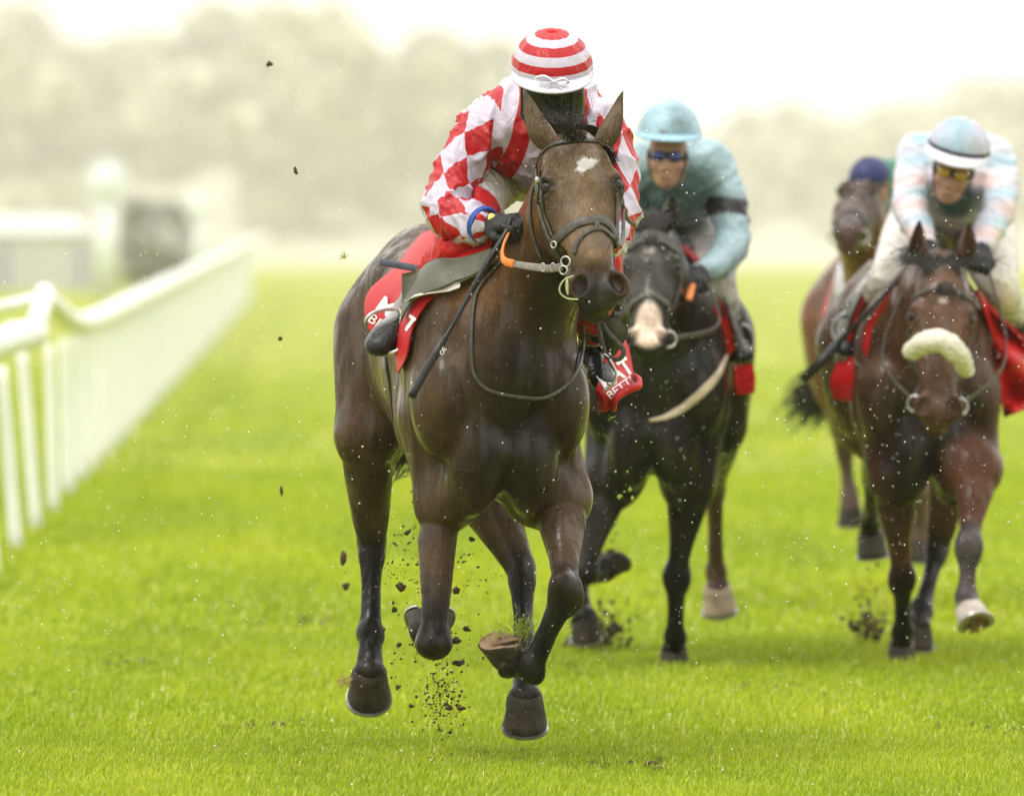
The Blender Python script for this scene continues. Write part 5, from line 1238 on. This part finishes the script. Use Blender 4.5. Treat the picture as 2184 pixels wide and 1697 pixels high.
zb2 = Body().ell(H2.Q(.50, 0, .03), (.07, .055, .10), [H2.hf[3], H2.hf[2], H2.hf[1]]); zs = Body().ell(H2.Q(.12, 0, .04), (.012, .05, .018), [H2.hf[3], H2.hf[2], H2.hf[1]]); zs2 = Body().ell(H2.Q(.36, 0, .04), (.018, .05, .03), [H2.hf[3], H2.hf[2], H2.hf[1]])
brownleg = Body().cap(L2['LH'][1], L2['LH'][2], .09, .09)
horse_mesh(H2, h2, (.012, .010, .007), [(Body().cap(H2.Q(.06, 0, 0), H2.Q(.36, 0, 0), .11, .09), (.042, .037, .032), .05), (shinzone(L2), (.006, .005, .005), .04), (brownleg, (.075, .045, .035), .02), (zb2, (.60, .46, .37), .014), (zs, (.35, .32, .28), .012), (zs2, (.22, .2, .18), .012)], HB)
hoof(h2, L2['RF'][3], V3((.4, .5, .55)), V3((.3, .4, -.4))); hoof(h2, L2['LF'][3], V3((0, -.05, -1)), V3((0, -1, 0))); hoof(h2, L2['RH'][3], V3((.1, .3, -1)), V3((0, -1, -.3))); hoof(h2, L2['LH'][3], V3((.08, .35, -.93)), V3((0, -.93, -.35)), 1.12, M['hoof_pale'])
for y in (-1, 1): horse_eye(h2, H2, y)
ear(h2, P(1360, 492, 30.5), P(1347, 425, 30.5), V3((-.9, -.4, 0)), 1.0, (.02, .016, .014)); ear(h2, P(1424, 488, 30.5), P(1437, 418, 30.5), V3((.5, -.9, 0)), 1.05, (.05, .045, .04))
R5 = np.random.default_rng(8)
def forelock(H, par, n=160, up=.8):
    L = []
    for i in range(n):
        a = H.Q(.02 + R5.normal(0, .012), R5.normal(0, .018), -.02); s = R5.normal(0, 1)
        if R5.random() < up: L.append([a, a + V3((s * .02, .0, .05)), a + V3((s * .05, .04, .08)), a + V3((s * .08, .10, .08 + R5.normal(0, .02)))])
        else: L.append([a, H.Q(.06, s * .012, .045), H.Q(.11, s * .022, .05)])
    strands('forelock', L, .003, .001, M['hair'], par)
def mane_for(H, par, poll, n=220):
    L = []
    for i in range(n):
        t = R5.random(); a = (V3(poll) + V3((0, .1, .02))) * (1 - t) + H.T(.05, 0, 1.66) * t; s = R5.normal(0, 1)
        L.append([a, a + V3((s * .02, .04, .04)), a + V3((s * .05, .09, .04)), a + V3((s * .08, .15, 0))])
    strands('mane', L, .003, .001, M['hair'], par)
forelock(H2, h2); mane_for(H2, h2, poll2)
tail(H2, [H2.T(-1.16, 0, 1.50), H2.T(-1.35, .0, 1.45), H2.T(-1.7, .05, 1.2), H2.T(-1.95, .0, 1.0)], 160, .04, parent=h2)
a2L = [P(1522, 352, 31.55), P(1550, 425, 31.5), P(1562, 515, 31.38), P(1532, 562, 31.22), P(1494, 578, 31.08)]; a2R = [P(1372, 352, 31.55), P(1340, 425, 31.5), P(1325, 510, 31.38), P(1345, 560, 31.22), P(1368, 580, 31.08)]
l2R = (P(1400, 440, 32.1), P(1345, 600, 31.35), P(1305, 720, 31.75), P(1290, 770, 31.5)); l2L = (P(1490, 440, 32.1), P(1527, 612, 31.40), P(1556, 715, 31.75), P(1588, 752, 31.5))
cb = (.25, .35, .375)
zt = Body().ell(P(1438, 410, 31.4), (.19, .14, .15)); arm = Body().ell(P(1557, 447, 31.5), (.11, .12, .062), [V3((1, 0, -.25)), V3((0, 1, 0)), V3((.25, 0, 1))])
def capcol2(V, ph): return colour(V, (.25, .37, .44), [(Body().ell(P(1410, 292, 31.04), (.018, .04, .028)), (.10, .09, .06), .016), (Body().ell(P(1450, 262, 31.04), (.03, .05, .012)), (.17, .22, .23), .02)])
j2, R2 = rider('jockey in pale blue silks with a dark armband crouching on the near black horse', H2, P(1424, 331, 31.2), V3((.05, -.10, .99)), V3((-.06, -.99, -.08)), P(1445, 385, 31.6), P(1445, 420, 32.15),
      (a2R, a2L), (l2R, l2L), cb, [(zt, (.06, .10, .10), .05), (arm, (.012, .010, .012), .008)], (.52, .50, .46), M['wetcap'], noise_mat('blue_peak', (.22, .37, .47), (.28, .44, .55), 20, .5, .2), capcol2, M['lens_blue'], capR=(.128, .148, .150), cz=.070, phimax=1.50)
sd2 = simple_saddle(H2, 'small black racing saddle under the jockey in pale blue'); stirrups(H2, sd2, (l2R, l2L))
c2, _ = cloth_for(H2, 'red saddle cloth with navy lining showing on the near black horse')
def patchobj(name, par, rows, th, mat): 
    G = patch([[P(*q) for q in r] for r in rows], 6, 6); return sheet_obj(name, G, th, mat, par)[0]
navy = noise_mat('navy_cloth', (.03, .04, .09), (.05, .06, .13), 20, .6, .3)
patchobj('cloth_edge', c2, [[(1468, 612, 31.0), (1500, 635, 31.0), (1552, 690, 31.1), (1566, 740, 31.2)], [(1476, 632, 31.0), (1500, 660, 31.0), (1535, 705, 31.1), (1552, 760, 31.2)]], .01, M['redcol'])
patchobj('lining', c2, [[(1478, 634, 31.02), (1505, 665, 31.02), (1532, 712, 31.1)], [(1480, 655, 31.0), (1498, 690, 31.0), (1528, 745, 31.05)]], .01, navy)
patchobj('cloth_corner', c2, [[(1568, 780, 31.3), (1600, 775, 31.4)], [(1566, 815, 31.3), (1607, 805, 31.4)], [(1570, 842, 31.32), (1605, 838, 31.4)]], .02, M['redcol'])
b2 = bridle(H2, 'dark bridle with a white ring bit on the near black horse', (a2R[-1], a2L[-1]))
mb = MB(); q = catmull([P(1476, 608, 30.85), P(1472, 625, 30.78), P(1468, 640, 30.7)], 5); mb.add(*strap_geo(q, [V3((0, -1, 0))] * len(q), .026, .008)); mb.build('rein_grip', M['orange'], b2)
bp2 = tag(mesh_obj('breast_strap', *(lambda pn: strap_geo(pn[0], pn[1], [.018, .034, .030, .008], .008))(H2.B.hit(dens([(1546, 760), (1528, 800), (1495, 838), (1460, 868), (1420, 890), (1385, 897)], 5), 29.8, 32.2, .004)), mat=noise_mat('pale_webbing', (.40, .32, .22), (.62, .52, .38), 16, .7, .3)),
          'pale worn breast strap across the chest of the near black horse', 'strap')
# ---- third horse: bay with a sheepskin noseband
H3 = Horse(P(1990, 880, 31.0), math.radians(4), 1.02); H3.o = V3((H3.o[0], H3.o[1], -.08)); H3.torso(chest_low=-.12)
poll3, muz3 = P(2013, 585, 30.50), P(2001, 895, 30.26)
H3.neck(poll3 + V3((0, .11, -.03)), rl=(.19, .125, .08), rv=(.26, .17, .11)); H3.head(poll3, muz3, V3((0, -1, .1)), wide=1.16)
L3 = dict(RF=(P(1908, 1015, 31.1), P(1924, 1236, 31.3), P(1925, 1345, 31.5), P(1923, 1378, 31.56)), LF=(P(2082, 1000, 31.0), P(2066, 1166, 30.75), P(2061, 1275, 30.72), P(2068, 1300, 30.64)),
          RH=(P(1885, 950, 32.4), P(1862, 1015, 33.0), P(1856, 1115, 33.4), P(1857, 1140, 33.45)), LH=(P(2030, 1000, 32.1), P(2000, 1165, 32.15), P(1966, 1300, 31.95), P(1958, 1332, 31.9)))
H3.foreleg(-1, *L3['RF']); H3.foreleg(1, *L3['LF']); H3.hindleg(-1, *L3['RH'], bulk=.8); H3.hindleg(1, *L3['LH'], bulk=.8)
h3 = empty('racehorse', (H3.o[0], H3.o[1], 0), 'bay racehorse wearing a cream sheepskin noseband, at the right of the group', 'horse', 'racehorses galloping towards the camera')
zq = [Body().ell(H3.Q(.12, 0, .05), (.016, .05, .012), [H3.hf[3], H3.hf[2], H3.hf[1]])]
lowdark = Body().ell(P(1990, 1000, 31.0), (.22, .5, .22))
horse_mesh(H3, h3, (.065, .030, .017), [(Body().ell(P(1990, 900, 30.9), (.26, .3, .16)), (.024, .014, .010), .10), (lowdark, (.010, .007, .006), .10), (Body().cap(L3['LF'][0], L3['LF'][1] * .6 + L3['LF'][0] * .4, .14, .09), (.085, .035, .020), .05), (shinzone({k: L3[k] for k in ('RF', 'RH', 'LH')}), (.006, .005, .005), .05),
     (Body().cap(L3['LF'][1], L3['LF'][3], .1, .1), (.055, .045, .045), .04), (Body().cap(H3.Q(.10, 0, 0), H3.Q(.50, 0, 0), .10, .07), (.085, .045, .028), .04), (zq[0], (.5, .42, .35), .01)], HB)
hoof(h3, L3['RF'][3], V3((0, -.05, -1)), V3((0, -1, 0))); hoof(h3, L3['LF'][3], V3((.22, -.66, -.74)), V3((0, -.72, .60)), 1.08, M['hoof_white']) if False else None
M['hoof_white'] = noise_mat('white_hoof_horn', (.30, .26, .22), (.46, .41, .36), 18, .5, .3, 60)
hoof(h3, L3['LF'][3], V3((.22, -.66, -.74)), V3((0, -.72, .60)), 1.08, M['hoof_white']); hoof(h3, L3['RH'][3], V3((.1, .15, -1)), V3((0, -1, -.1)), 1.05); hoof(h3, L3['LH'][3], V3((0, .3, -1)), V3((0, -1, -.3)))
for y in (-1, 1): horse_eye(h3, H3, y)
ear(h3, P(1962, 562, 30.6), P(1957, 470, 30.6), V3((-.7, -.8, 0)), 1.0, (.06, .03, .02)); ear(h3, P(2058, 562, 30.6), P(2069, 475, 30.6), V3((.5, -.9, 0)), 1.0, (.06, .03, .02))
forelock(H3, h3, 260, .85); mane_for(H3, h3, poll3, 260)
tail(H3, [H3.T(-1.16, 0, 1.50), H3.T(-1.35, .0, 1.45), H3.T(-1.7, -.02, 1.25), H3.T(-1.95, .0, 1.1)], 120, .04, parent=h3)
a3R = [P(1958, 328, 31.5), P(1946, 385, 31.42), P(1942, 440, 31.3), P(1956, 485, 31.15), P(1975, 520, 31.02)]; a3L = [P(2120, 332, 31.5), P(2136, 385, 31.42), P(2128, 445, 31.3), P(2110, 490, 31.15), P(2094, 528, 31.0)]
l3R = (P(1965, 480, 32.1), P(1905, 580, 31.35), P(1822, 680, 31.70), P(1800, 742, 31.4)); l3L = (P(2095, 480, 32.1), P(2128, 600, 31.35), P(2176, 700, 31.75), P(2195, 760, 31.5))
rg = np.random.default_rng(11)
def blot(arm_, rgb, ks):
    b = Body()
    for k in ks:
        q = np.array(catmull([V3(p) for p in arm_], 4)); p = q[int(k * (len(q) - 1))]; b.ell(p + V3((rg.normal(0, .03), -.06, 0)), (.065, .09, .028))
    return b
zr = [(Body().ell(P(2040, 440, 31.30), (.11, .16, .13)), (.055, .10, .10), .04)]
for A_ in (a3R, a3L):
    zr += [(blot(A_, 0, (.12, .42, .72)), (.34, .48, .56), .03), (blot(A_, 0, (.26, .56, .86)), (.60, .44, .43), .03)]
zr += [(Body().ell(P(1962, 292, 31.45), (.04, .1, .03)), (.24, .45, .55), .02)]
def capcol3(V, ph):
    a = np.arctan2((V - R3c) @ V3((1, 0, 0)), -(V - R3c)[:, 1]); k = (.5 + .5 * np.sin(a * 6 + 2 * wob(V, 26, 2)))[:, None]; c = k * V3((.38, .38, .46)) + (1 - k) * V3((.26, .37, .44))
    c[(ph > 1.38)] = (.015, .015, .02); return c
R3c = P(2056, 300, 31.2)
j3, R3 = rider('jockey in white silks with pink and blue blotches on the bay with the sheepskin noseband', H3, P(2034, 362, 31.1), V3((.20, -.26, .94)), V3((-.14, -.94, -.26)), P(2042, 385, 31.55), P(2035, 450, 32.15),
      (a3R, a3L), (l3R, l3L), (.54, .53, .60), zr, (.60, .57, .52), M['cloth'], M['white'], capcol3, M['lens_amber'], capR=(.125, .145, .125), cz=.082, peak=.07)
sd3 = simple_saddle(H3, 'black racing saddle under the jockey in white silks with pink and blue'); stirrups(H3, sd3, (l3R, l3L))
c3, _ = cloth_for(H3, 'red saddle cloth flapping at both sides of the bay with the sheepskin noseband')
patchobj('cloth_edge', c3, [[(1925, 590, 31.0), (1885, 640, 31.05), (1850, 690, 31.1), (1838, 740, 31.1)], [(1930, 605, 31.0), (1900, 655, 31.05), (1868, 710, 31.1), (1858, 790, 31.1)]], .01, M['redcol'])
patchobj('cloth_corner', c3, [[(1790, 775, 31.5), (1830, 760, 31.4), (1850, 750, 31.3)], [(1775, 815, 31.5), (1810, 810, 31.4), (1845, 800, 31.3)], [(1782, 850, 31.5), (1815, 856, 31.4), (1842, 850, 31.3)]], .025, M['redcol'])
patchobj('cloth_side', c3, [[(2082, 618, 31.0), (2100, 640, 31.1), (2125, 670, 31.1)], [(2108, 690, 31.1), (2145, 700, 31.28), (2190, 730, 31.2)], [(2122, 760, 31.2), (2160, 770, 31.1), (2200, 790, 31.35)], [(2128, 820, 31.15), (2160, 830, 31.35), (2200, 830, 31.2)], [(2144, 890, 31.3), (2165, 880, 31.15), (2200, 872, 31.35)]], .012, M['redcol'])
b3 = bridle(H3, 'dark bridle with cream sheepskin noseband on the bay at the right', (a3R[-1], a3L[-1]), sheepskin=True)
SK = Body(); q = [P(1944, 750, 30.28), P(1970, 732, 30.22), P(2005, 728, 30.18), P(2040, 750, 30.2), P(2062, 790, 30.3)]; SK.chain(q, [.030, .040, .043, .041, .028], .02)
Vt, Fc = SK.mesh(.006); gN = SK.grad(Vt); V2 = Vt + gN * (wob(Vt, 120, 3) * .005 + wob(Vt, 45, 5) * .006)[:, None]
mesh_obj('sheepskin', V2, Fc, noise_mat('sheepskin', (.56, .52, .42), (.70, .66, .56), 60, .9, .8, 90, bdist=.006), b3)
wh3 = empty('whip', P(1945, 572, 31.0), 'long black whip held out low beside the bay with the sheepskin noseband', 'whip')
mb = MB(); mb.tube([P(1962, 545, 30.98), P(1860, 655, 30.95), P(1785, 735, 30.92)], .010, 8); mb.build('shaft', M['boot'], wh3); mb = MB(); mb.tube([P(1790, 730, 30.92), P(1750, 772, 30.91), P(1712, 812, 30.9)], .019, 8); mb.build('padded_end', M['boot'], wh3)
# ---- fourth horse, half hidden
H4 = Horse(P(1962, 780, 36.2), math.radians(8), 1.02); H4.o = V3((H4.o[0], H4.o[1], -.02)); H4.torso()
poll4, muz4 = P(1826, 418, 35.6), P(1806, 492, 35.10)
H4.neck(poll4 + V3((.02, .11, -.06)), bend=(-.03, 0, 0)); H4.head(poll4, muz4, V3((-.1, -.6, .8)), wide=.95)
L4 = dict(RF=(P(1880, 900, 36.2), P(1880, 1020, 35.9), P(1885, 1080, 36.2), P(1886, 1100, 36.3)), LF=(P(1975, 900, 36.1), P(1965, 1050, 36.0), P(1963, 1130, 36.1), P(1963, 1155, 36.1)),
          RH=(P(1792, 830, 37.5), P(1800, 945, 37.9), P(1812, 1060, 37.9), P(1814, 1082, 37.9)), LH=(P(1900, 850, 37.5), P(1905, 960, 37.8), P(1905, 1050, 37.8), P(1905, 1080, 37.8)))
H4.foreleg(-1, *L4['RF']); H4.foreleg(1, *L4['LF']); H4.hindleg(-1, *L4['RH'], bulk=.85); H4.hindleg(1, *L4['LH'], bulk=.85)
h4 = empty('racehorse', (H4.o[0], H4.o[1], 0), 'light bay racehorse half hidden behind the bay with the sheepskin noseband', 'horse', 'racehorses galloping towards the camera')
horse_mesh(H4, h4, (.115, .050, .028), [(shinzone(L4), (.10, .065, .05), .05), (Body().cap(poll4, muz4, .16, .14), (.055, .032, .026), .06)], .014)
for k in L4: hoof(h4, L4[k][3], V3((0, .1, -1)), V3((0, -1, -.1)))
ear(h4, H4.Q(.0, -.06, .0), H4.Q(-.14, -.08, .05), V3((-.5, -.8, 0)), 1.0, (.05, .03, .02)); ear(h4, H4.Q(.0, .06, .0), H4.Q(-.14, .08, .05), V3((.5, -.8, 0)), 1.0, (.05, .03, .02))
tail(H4, [H4.T(-1.16, 0, 1.45), P(1770, 790, 38.0), P(1735, 850, 38.2), P(1690, 905, 38.3)], 420, .05, .006, parent=h4)
a4R = [P(1862, 435, 36.3), P(1848, 470, 36.2), P(1842, 510, 36.1), P(1855, 525, 36.0), P(1868, 530, 35.9)]; a4L = [P(1930, 420, 36.3), P(1950, 465, 36.2), P(1950, 510, 36.1), P(1935, 530, 36.0), P(1920, 535, 35.9)]
l4R = (P(1875, 480, 36.8), P(1845, 590, 36.2), P(1810, 660, 36.5), P(1800, 700, 36.2)); l4L = (P(1935, 480, 36.8), P(1960, 590, 36.2), P(1975, 660, 36.5), P(1980, 700, 36.2))
def capcol4(V, ph): return colour(V, (.012, .018, .09), [])
j4, R4 = rider('jockey in green silks and a dark blue cap half hidden behind the third rider', H4, P(1858, 392, 36.1), V3((-.2, -.35, .9)), V3((-.2, -.9, -.4)), P(1896, 425, 36.4), P(1905, 450, 36.9), (a4R, a4L), (l4R, l4L), (.02, .15, .08),
      [(Body().ell(P(1880, 440, 36.2), (.05, .2, .05)), (.4, .5, .5), .03)], (.3, .28, .25), M['cloth'], M['black'], capcol4, None, jh=.013, capR=(.098, .11, .095))
sd4 = simple_saddle(H4, 'dark saddle under the jockey in green silks'); c4, _ = cloth_for(H4, 'red saddle cloth with a big white patch on the light bay horse behind')
patchobj('cloth_patch', c4, [[(1800, 545, 36.3), (1830, 520, 36.3), (1862, 500, 36.2)], [(1782, 590, 36.3), (1815, 570, 36.2), (1850, 560, 36.1)], [(1785, 640, 36.3), (1810, 635, 36.2), (1835, 630, 36.1)]], .01, M['white'])
bridle(H4, 'dark bridle on the light bay horse half hidden behind')
# ------------------------------------------------------------------ flying turf, rain, haze
M['soil'] = noise_mat('wet_soil', (.030, .018, .010), (.085, .052, .028), 60, .8, .6, 120)
M['tuft'] = noise_mat('torn_grass', (.16, .24, .01), (.34, .40, .06), 60, .7, .2)
def clod_geo(c, r, rr, el=1.0, ang=0):
    v, f = ball((0, 0, 0), (1, 1, 1), None, 2); v = np.array(v); k = rr.normal(size=(4, 3)) * 2.2; w = 1 + .30 * np.sin(v @ k[0] + 1) + .22 * np.sin(v @ k[1] * 1.7) + .12 * np.sin(v @ k[2] * 3)
    v = v * w[:, None] * V3((r / el, r, r * el)); ca, sa = math.cos(ang), math.sin(ang); v = v @ np.array([[ca, 0, sa], [0, 1, 0], [-sa, 0, ca]]); return v + V3(c), f
rr = np.random.default_rng(17); Z4 = crop(800, 1000, 1550, 1900, 1414)
CL = [(415, 620, .010, 1.7, -.8, 'slanting sliver of turf flying highest between hind leg and front leg of the leading horse'), (715, 657, .009, 1, 0, 'brown clod flying just inside the folded front leg, level with its forearm'), (385, 880, .014, 1, .3, 'largest ragged clod left of the leading horse\'s folded front leg'),
  (350, 985, .008, 1, 0, 'round pellet of soil below the largest clod, beside the hind cannon'), (645, 897, .011, .9, 0, 'brown clod flying right of the folded front leg, above its knee'), (690, 1075, .009, 1, 0, 'small clod nearest the lifted hoof carrying grass'), (640, 1132, .012, .8, 0, 'flat clod touching the right of the folded knee'),
  (370, 1350, .009, 1, 0, 'lone clod right beside the hind hoof of the leading horse'), (430, 1442, .007, .9, 0, 'small clod lowest left of the soil spray column'), (605, 1450, .012, 1.1, 0, 'thick clod at the foot of the soil spray column'), (665, 1450, .010, .8, 0, 'flat clod lowest right of the soil spray column'),
  (655, 1240, .014, .8, .3, 'wide ragged clod at the top of the soil spray column, under the folded knee'), (345, 955, .005, 1, 0, 'tiny pellet of soil just above the round pellet beside the hind cannon'), (370, 1152, .007, 1, 0, 'small clod left of the folded knee, at its height'), (605, 1090, .005, 1, 0, 'tiny pellet of soil against the lower right edge of the folded knee')]
for (zx, zy, r, el, ang, lb) in CL:
    u, v = Z4(zx, zy); c = P(u, v, 25.6 + rr.uniform(-.4, .4)); V, F = clod_geo(c, r, rr, el, ang)
    tag(mesh_obj('turf_clod', V, F, M['soil']), lb, 'clod', 'clods thrown up by the leading horse')
for (u, v, d, r, el, ang, lb) in ((631, 366, 25.3, .008, 1.6, .35, 'small dark clod flying highest but one, level with the leading jockey\'s shoulder'), (601, 1045, 27.0, .011, 1.3, 0, 'blurred dark clod hanging over the grass, left of the leading horse\'s hock'),
        (733, 1190, 27.4, .016, 1.6, 0, 'long blurred clod just left of the leading horse\'s hind leg'), (575, 137, 27.0, .009, .9, 0, 'olive speck of turf flying highest, against the misty trees'), (738, 1250, 28, .012, 1, 0, 'pale blurred clod lowest left of the leading horse\'s hind leg'), (598, 722, 27.5, .007, 1, 0, 'tiny blurred crumb above the grass between rail and leading horse')):
    V, F = clod_geo(P(u, v, d), r, rr, el, ang); tag(mesh_obj('turf_clod', V, F, M['soil']), lb, 'clod')
def tuft(c, n, L, spread, seed, label, cat='grass tuft', direction=None, mat=None):
    r = np.random.default_rng(seed); L_ = []
    for i in range(n):
        a = V3(c) + r.normal(size=3) * spread; d_ = nrm(r.normal(size=3) + (V3(direction) if direction is not None else 0)); b_ = nrm(r.normal(size=3)); l_ = L * r.uniform(.5, 1.2); L_.append([a, a + d_ * l_ * .5 + b_ * l_ * .12, a + d_ * l_])
    mb = MB()
    for ln in L_: mb.tube(catmull(ln, 3), [.0014, .0012, .0004], 3, cap=False)
    return tag(mb.build('grass_tuft', mat or M['tuft']), label, cat)
tuft(P(735, 548, 25.4), 16, .020, .004, 1, 'bright green scrap of grass flying left of the leading horse\'s back')
tuft(P(*Z4(960, 1085), 25.02), 130, .035, .022, 2, 'torn grass stuck on the tucked-up front hoof of the leading horse', direction=(0, 0, .9))
tuft(P(*Z4(850, 1088), 25.0), 50, .02, .016, 3, 'thin fringe of grass on the toe of the leading horse\'s lifted hoof', direction=(-.3, 0, .6))
straw = noise_mat('straw', (.40, .28, .10), (.55, .42, .2), 60, .7, .2)
tuft(P(*Z4(118, 1320), 26.05), 70, .022, .009, 4, 'straw-coloured tuft hooked on the leading horse\'s hind hoof', direction=(-.7, 0, 0), mat=straw)
tuft(P(*Z5(540, 1470), 25.2), 6, .03, .008, 5, 'curl of grass flying below the red saddle cloth corner')
def spray(name, items, label, seed, rs=(.0012, .006), mat=None):
    r = np.random.default_rng(seed); mb_v = []; mb_f = []; o = 0
    for (u, v, su, sv, d, n, sc) in items:
        for i in range(n):
            c = P(u + r.normal(0, su), v + r.normal(0, sv), d + r.normal(0, .12)); q = rs[0] + (rs[1] - rs[0]) * r.random() ** 4; q *= sc
            vv, ff = ball(c, q * V3(r.uniform(.6, 1.5, 3)), None, 1); mb_v += list(vv); mb_f += [[a + o for a in f] for f in ff]; o += len(vv)
    return tag(mesh_obj(name, mb_v, mb_f, mat or M['soil']), label, 'turf spray', kind='stuff')
spray('turf_spray', [(940, 1480, 26, 34, 25.6, 330, .9), (945, 1500, 20, 50, 26.2, 150, 1.0), (920, 1360, 42, 60, 25.6, 260, .8), (860, 1200, 28, 60, 25.7, 170, .75), (1010, 1250, 30, 70, 25.9, 130, .75), (930, 1190, 80, 80, 26.4, 150, .8)], 'fine crumbs of earth sprayed up under the leading horse', 4)
spray('turf_spray', [(1280, 1350, 32, 26, 32.6, 420, 2.6), (1300, 1150, 28, 70, 32.4, 90, 1.6), (1240, 1370, 26, 14, 32.6, 120, 2.4)], 'blurred spray of soil behind the near black horse\'s hooves', 5)
spray('turf_spray', [(1852, 1335, 22, 18, 32.8, 300, 2.3), (1850, 1270, 18, 40, 32.8, 80, 1.7)], 'blurred spray of soil under the bay horse at the right', 6)
spray('turf_spray', [(880, 1200, 22, 50, 25.7, 40, 1.2), (900, 1330, 30, 60, 25.7, 40, 1.2), (1340, 1010, 12, 90, 27, 12, 1.6)], 'green and straw flecks of grass in the air by the leading horse', 7, mat=M['tuft'])
m, n, b = newmat('water_drop'); b.inputs['Base Color'].default_value = (.95, .95, .92, 1); b.inputs['Roughness'].default_value = .25; b.inputs['Specular IOR Level'].default_value = .9; M['drop'] = m  # white base colour stands in for sky light refracted by clear water
r = np.random.default_rng(77); nd = 6500; d = np.sqrt(r.uniform(23.2 ** 2, 31 ** 2, nd)); u = r.uniform(-20, 2204, nd); v = r.uniform(-20, 1720, nd)
v0, f0 = ball((0, 0, 0), (1, 1, 1), None, 1); v0 = np.array(v0); f0 = np.array(f0)
rad = .0008 + .0016 * r.random(nd) ** 4
cen = np.stack([(u - 1092) / FPX * d, d, CAMZ - (v - 554.5) / FPX * d], 1)
VV = cen[:, None, :] + v0[None] * rad[:, None, None] * V3((1, 1, 1.25)); FF = (np.arange(nd)[:, None, None] * len(v0) + f0[None]).reshape(-1, 3)
tag(mesh_obj('rain', VV.reshape(-1, 3), FF, M['drop']), 'fine rain drops falling all over the course', 'rain', kind='stuff')
# scuffed spots in the turf
r = np.random.default_rng(91); mv = []; mf = []; o = 0
for (u, v) in ((2105, 1150), (2150, 1140), (1835, 930), (1900, 935), (230, 1420), (400, 1390), (1130, 1270), (640, 1330), (1330, 1640), (520, 1560), (1650, 1480), (1760, 1210), (320, 1250), (2060, 1560), (980, 1620), (1250, 1420)):
    d_ = 17062 * 1.6 / (v - 554.5); x_ = (u - 1092) / FPX * d_
    for k in range(26):
        c = V3((x_ + r.normal(0, .10), d_ + r.normal(0, .22), r.uniform(.0, .022))); vv, ff = ball(c, r.uniform(.006, .022, 3) * V3((1.2, 1.2, .6)), None, 1); mv += list(vv); mf += [[a + o for a in f] for f in ff]; o += len(vv)
tag(mesh_obj('divots', mv, mf, M['soil']), 'scuffed divots of bare soil in the turf', 'divots', kind='stuff')
# haze: one closed box of even, thin air
m = bpy.data.materials.new('haze'); m.use_nodes = True; n = m.node_tree; n.nodes.remove(n.nodes['Principled BSDF']); pv = N(n, 'ShaderNodeVolumePrincipled'); pv.inputs['Color'].default_value = (1.0, .955, .93, 1); pv.inputs['Density'].default_value = .00025; pv.inputs['Anisotropy'].default_value = .2
n.links.new(pv.outputs[0], n.nodes['Material Output'].inputs['Volume'])
X0, X1, Y0, Y1, A0, A1 = -800, 800, -40, 3300, -1.0, 125
hv = [(x, y, z) for z in (A0, A1) for y in (Y0, Y1) for x in (X0, X1)]
hz = mesh_obj('haze', hv, [(0, 2, 3, 1), (4, 5, 7, 6), (0, 1, 5, 4), (2, 6, 7, 3), (0, 4, 6, 2), (1, 3, 7, 5)], m, smooth=False); tag(hz, kind='stuff')
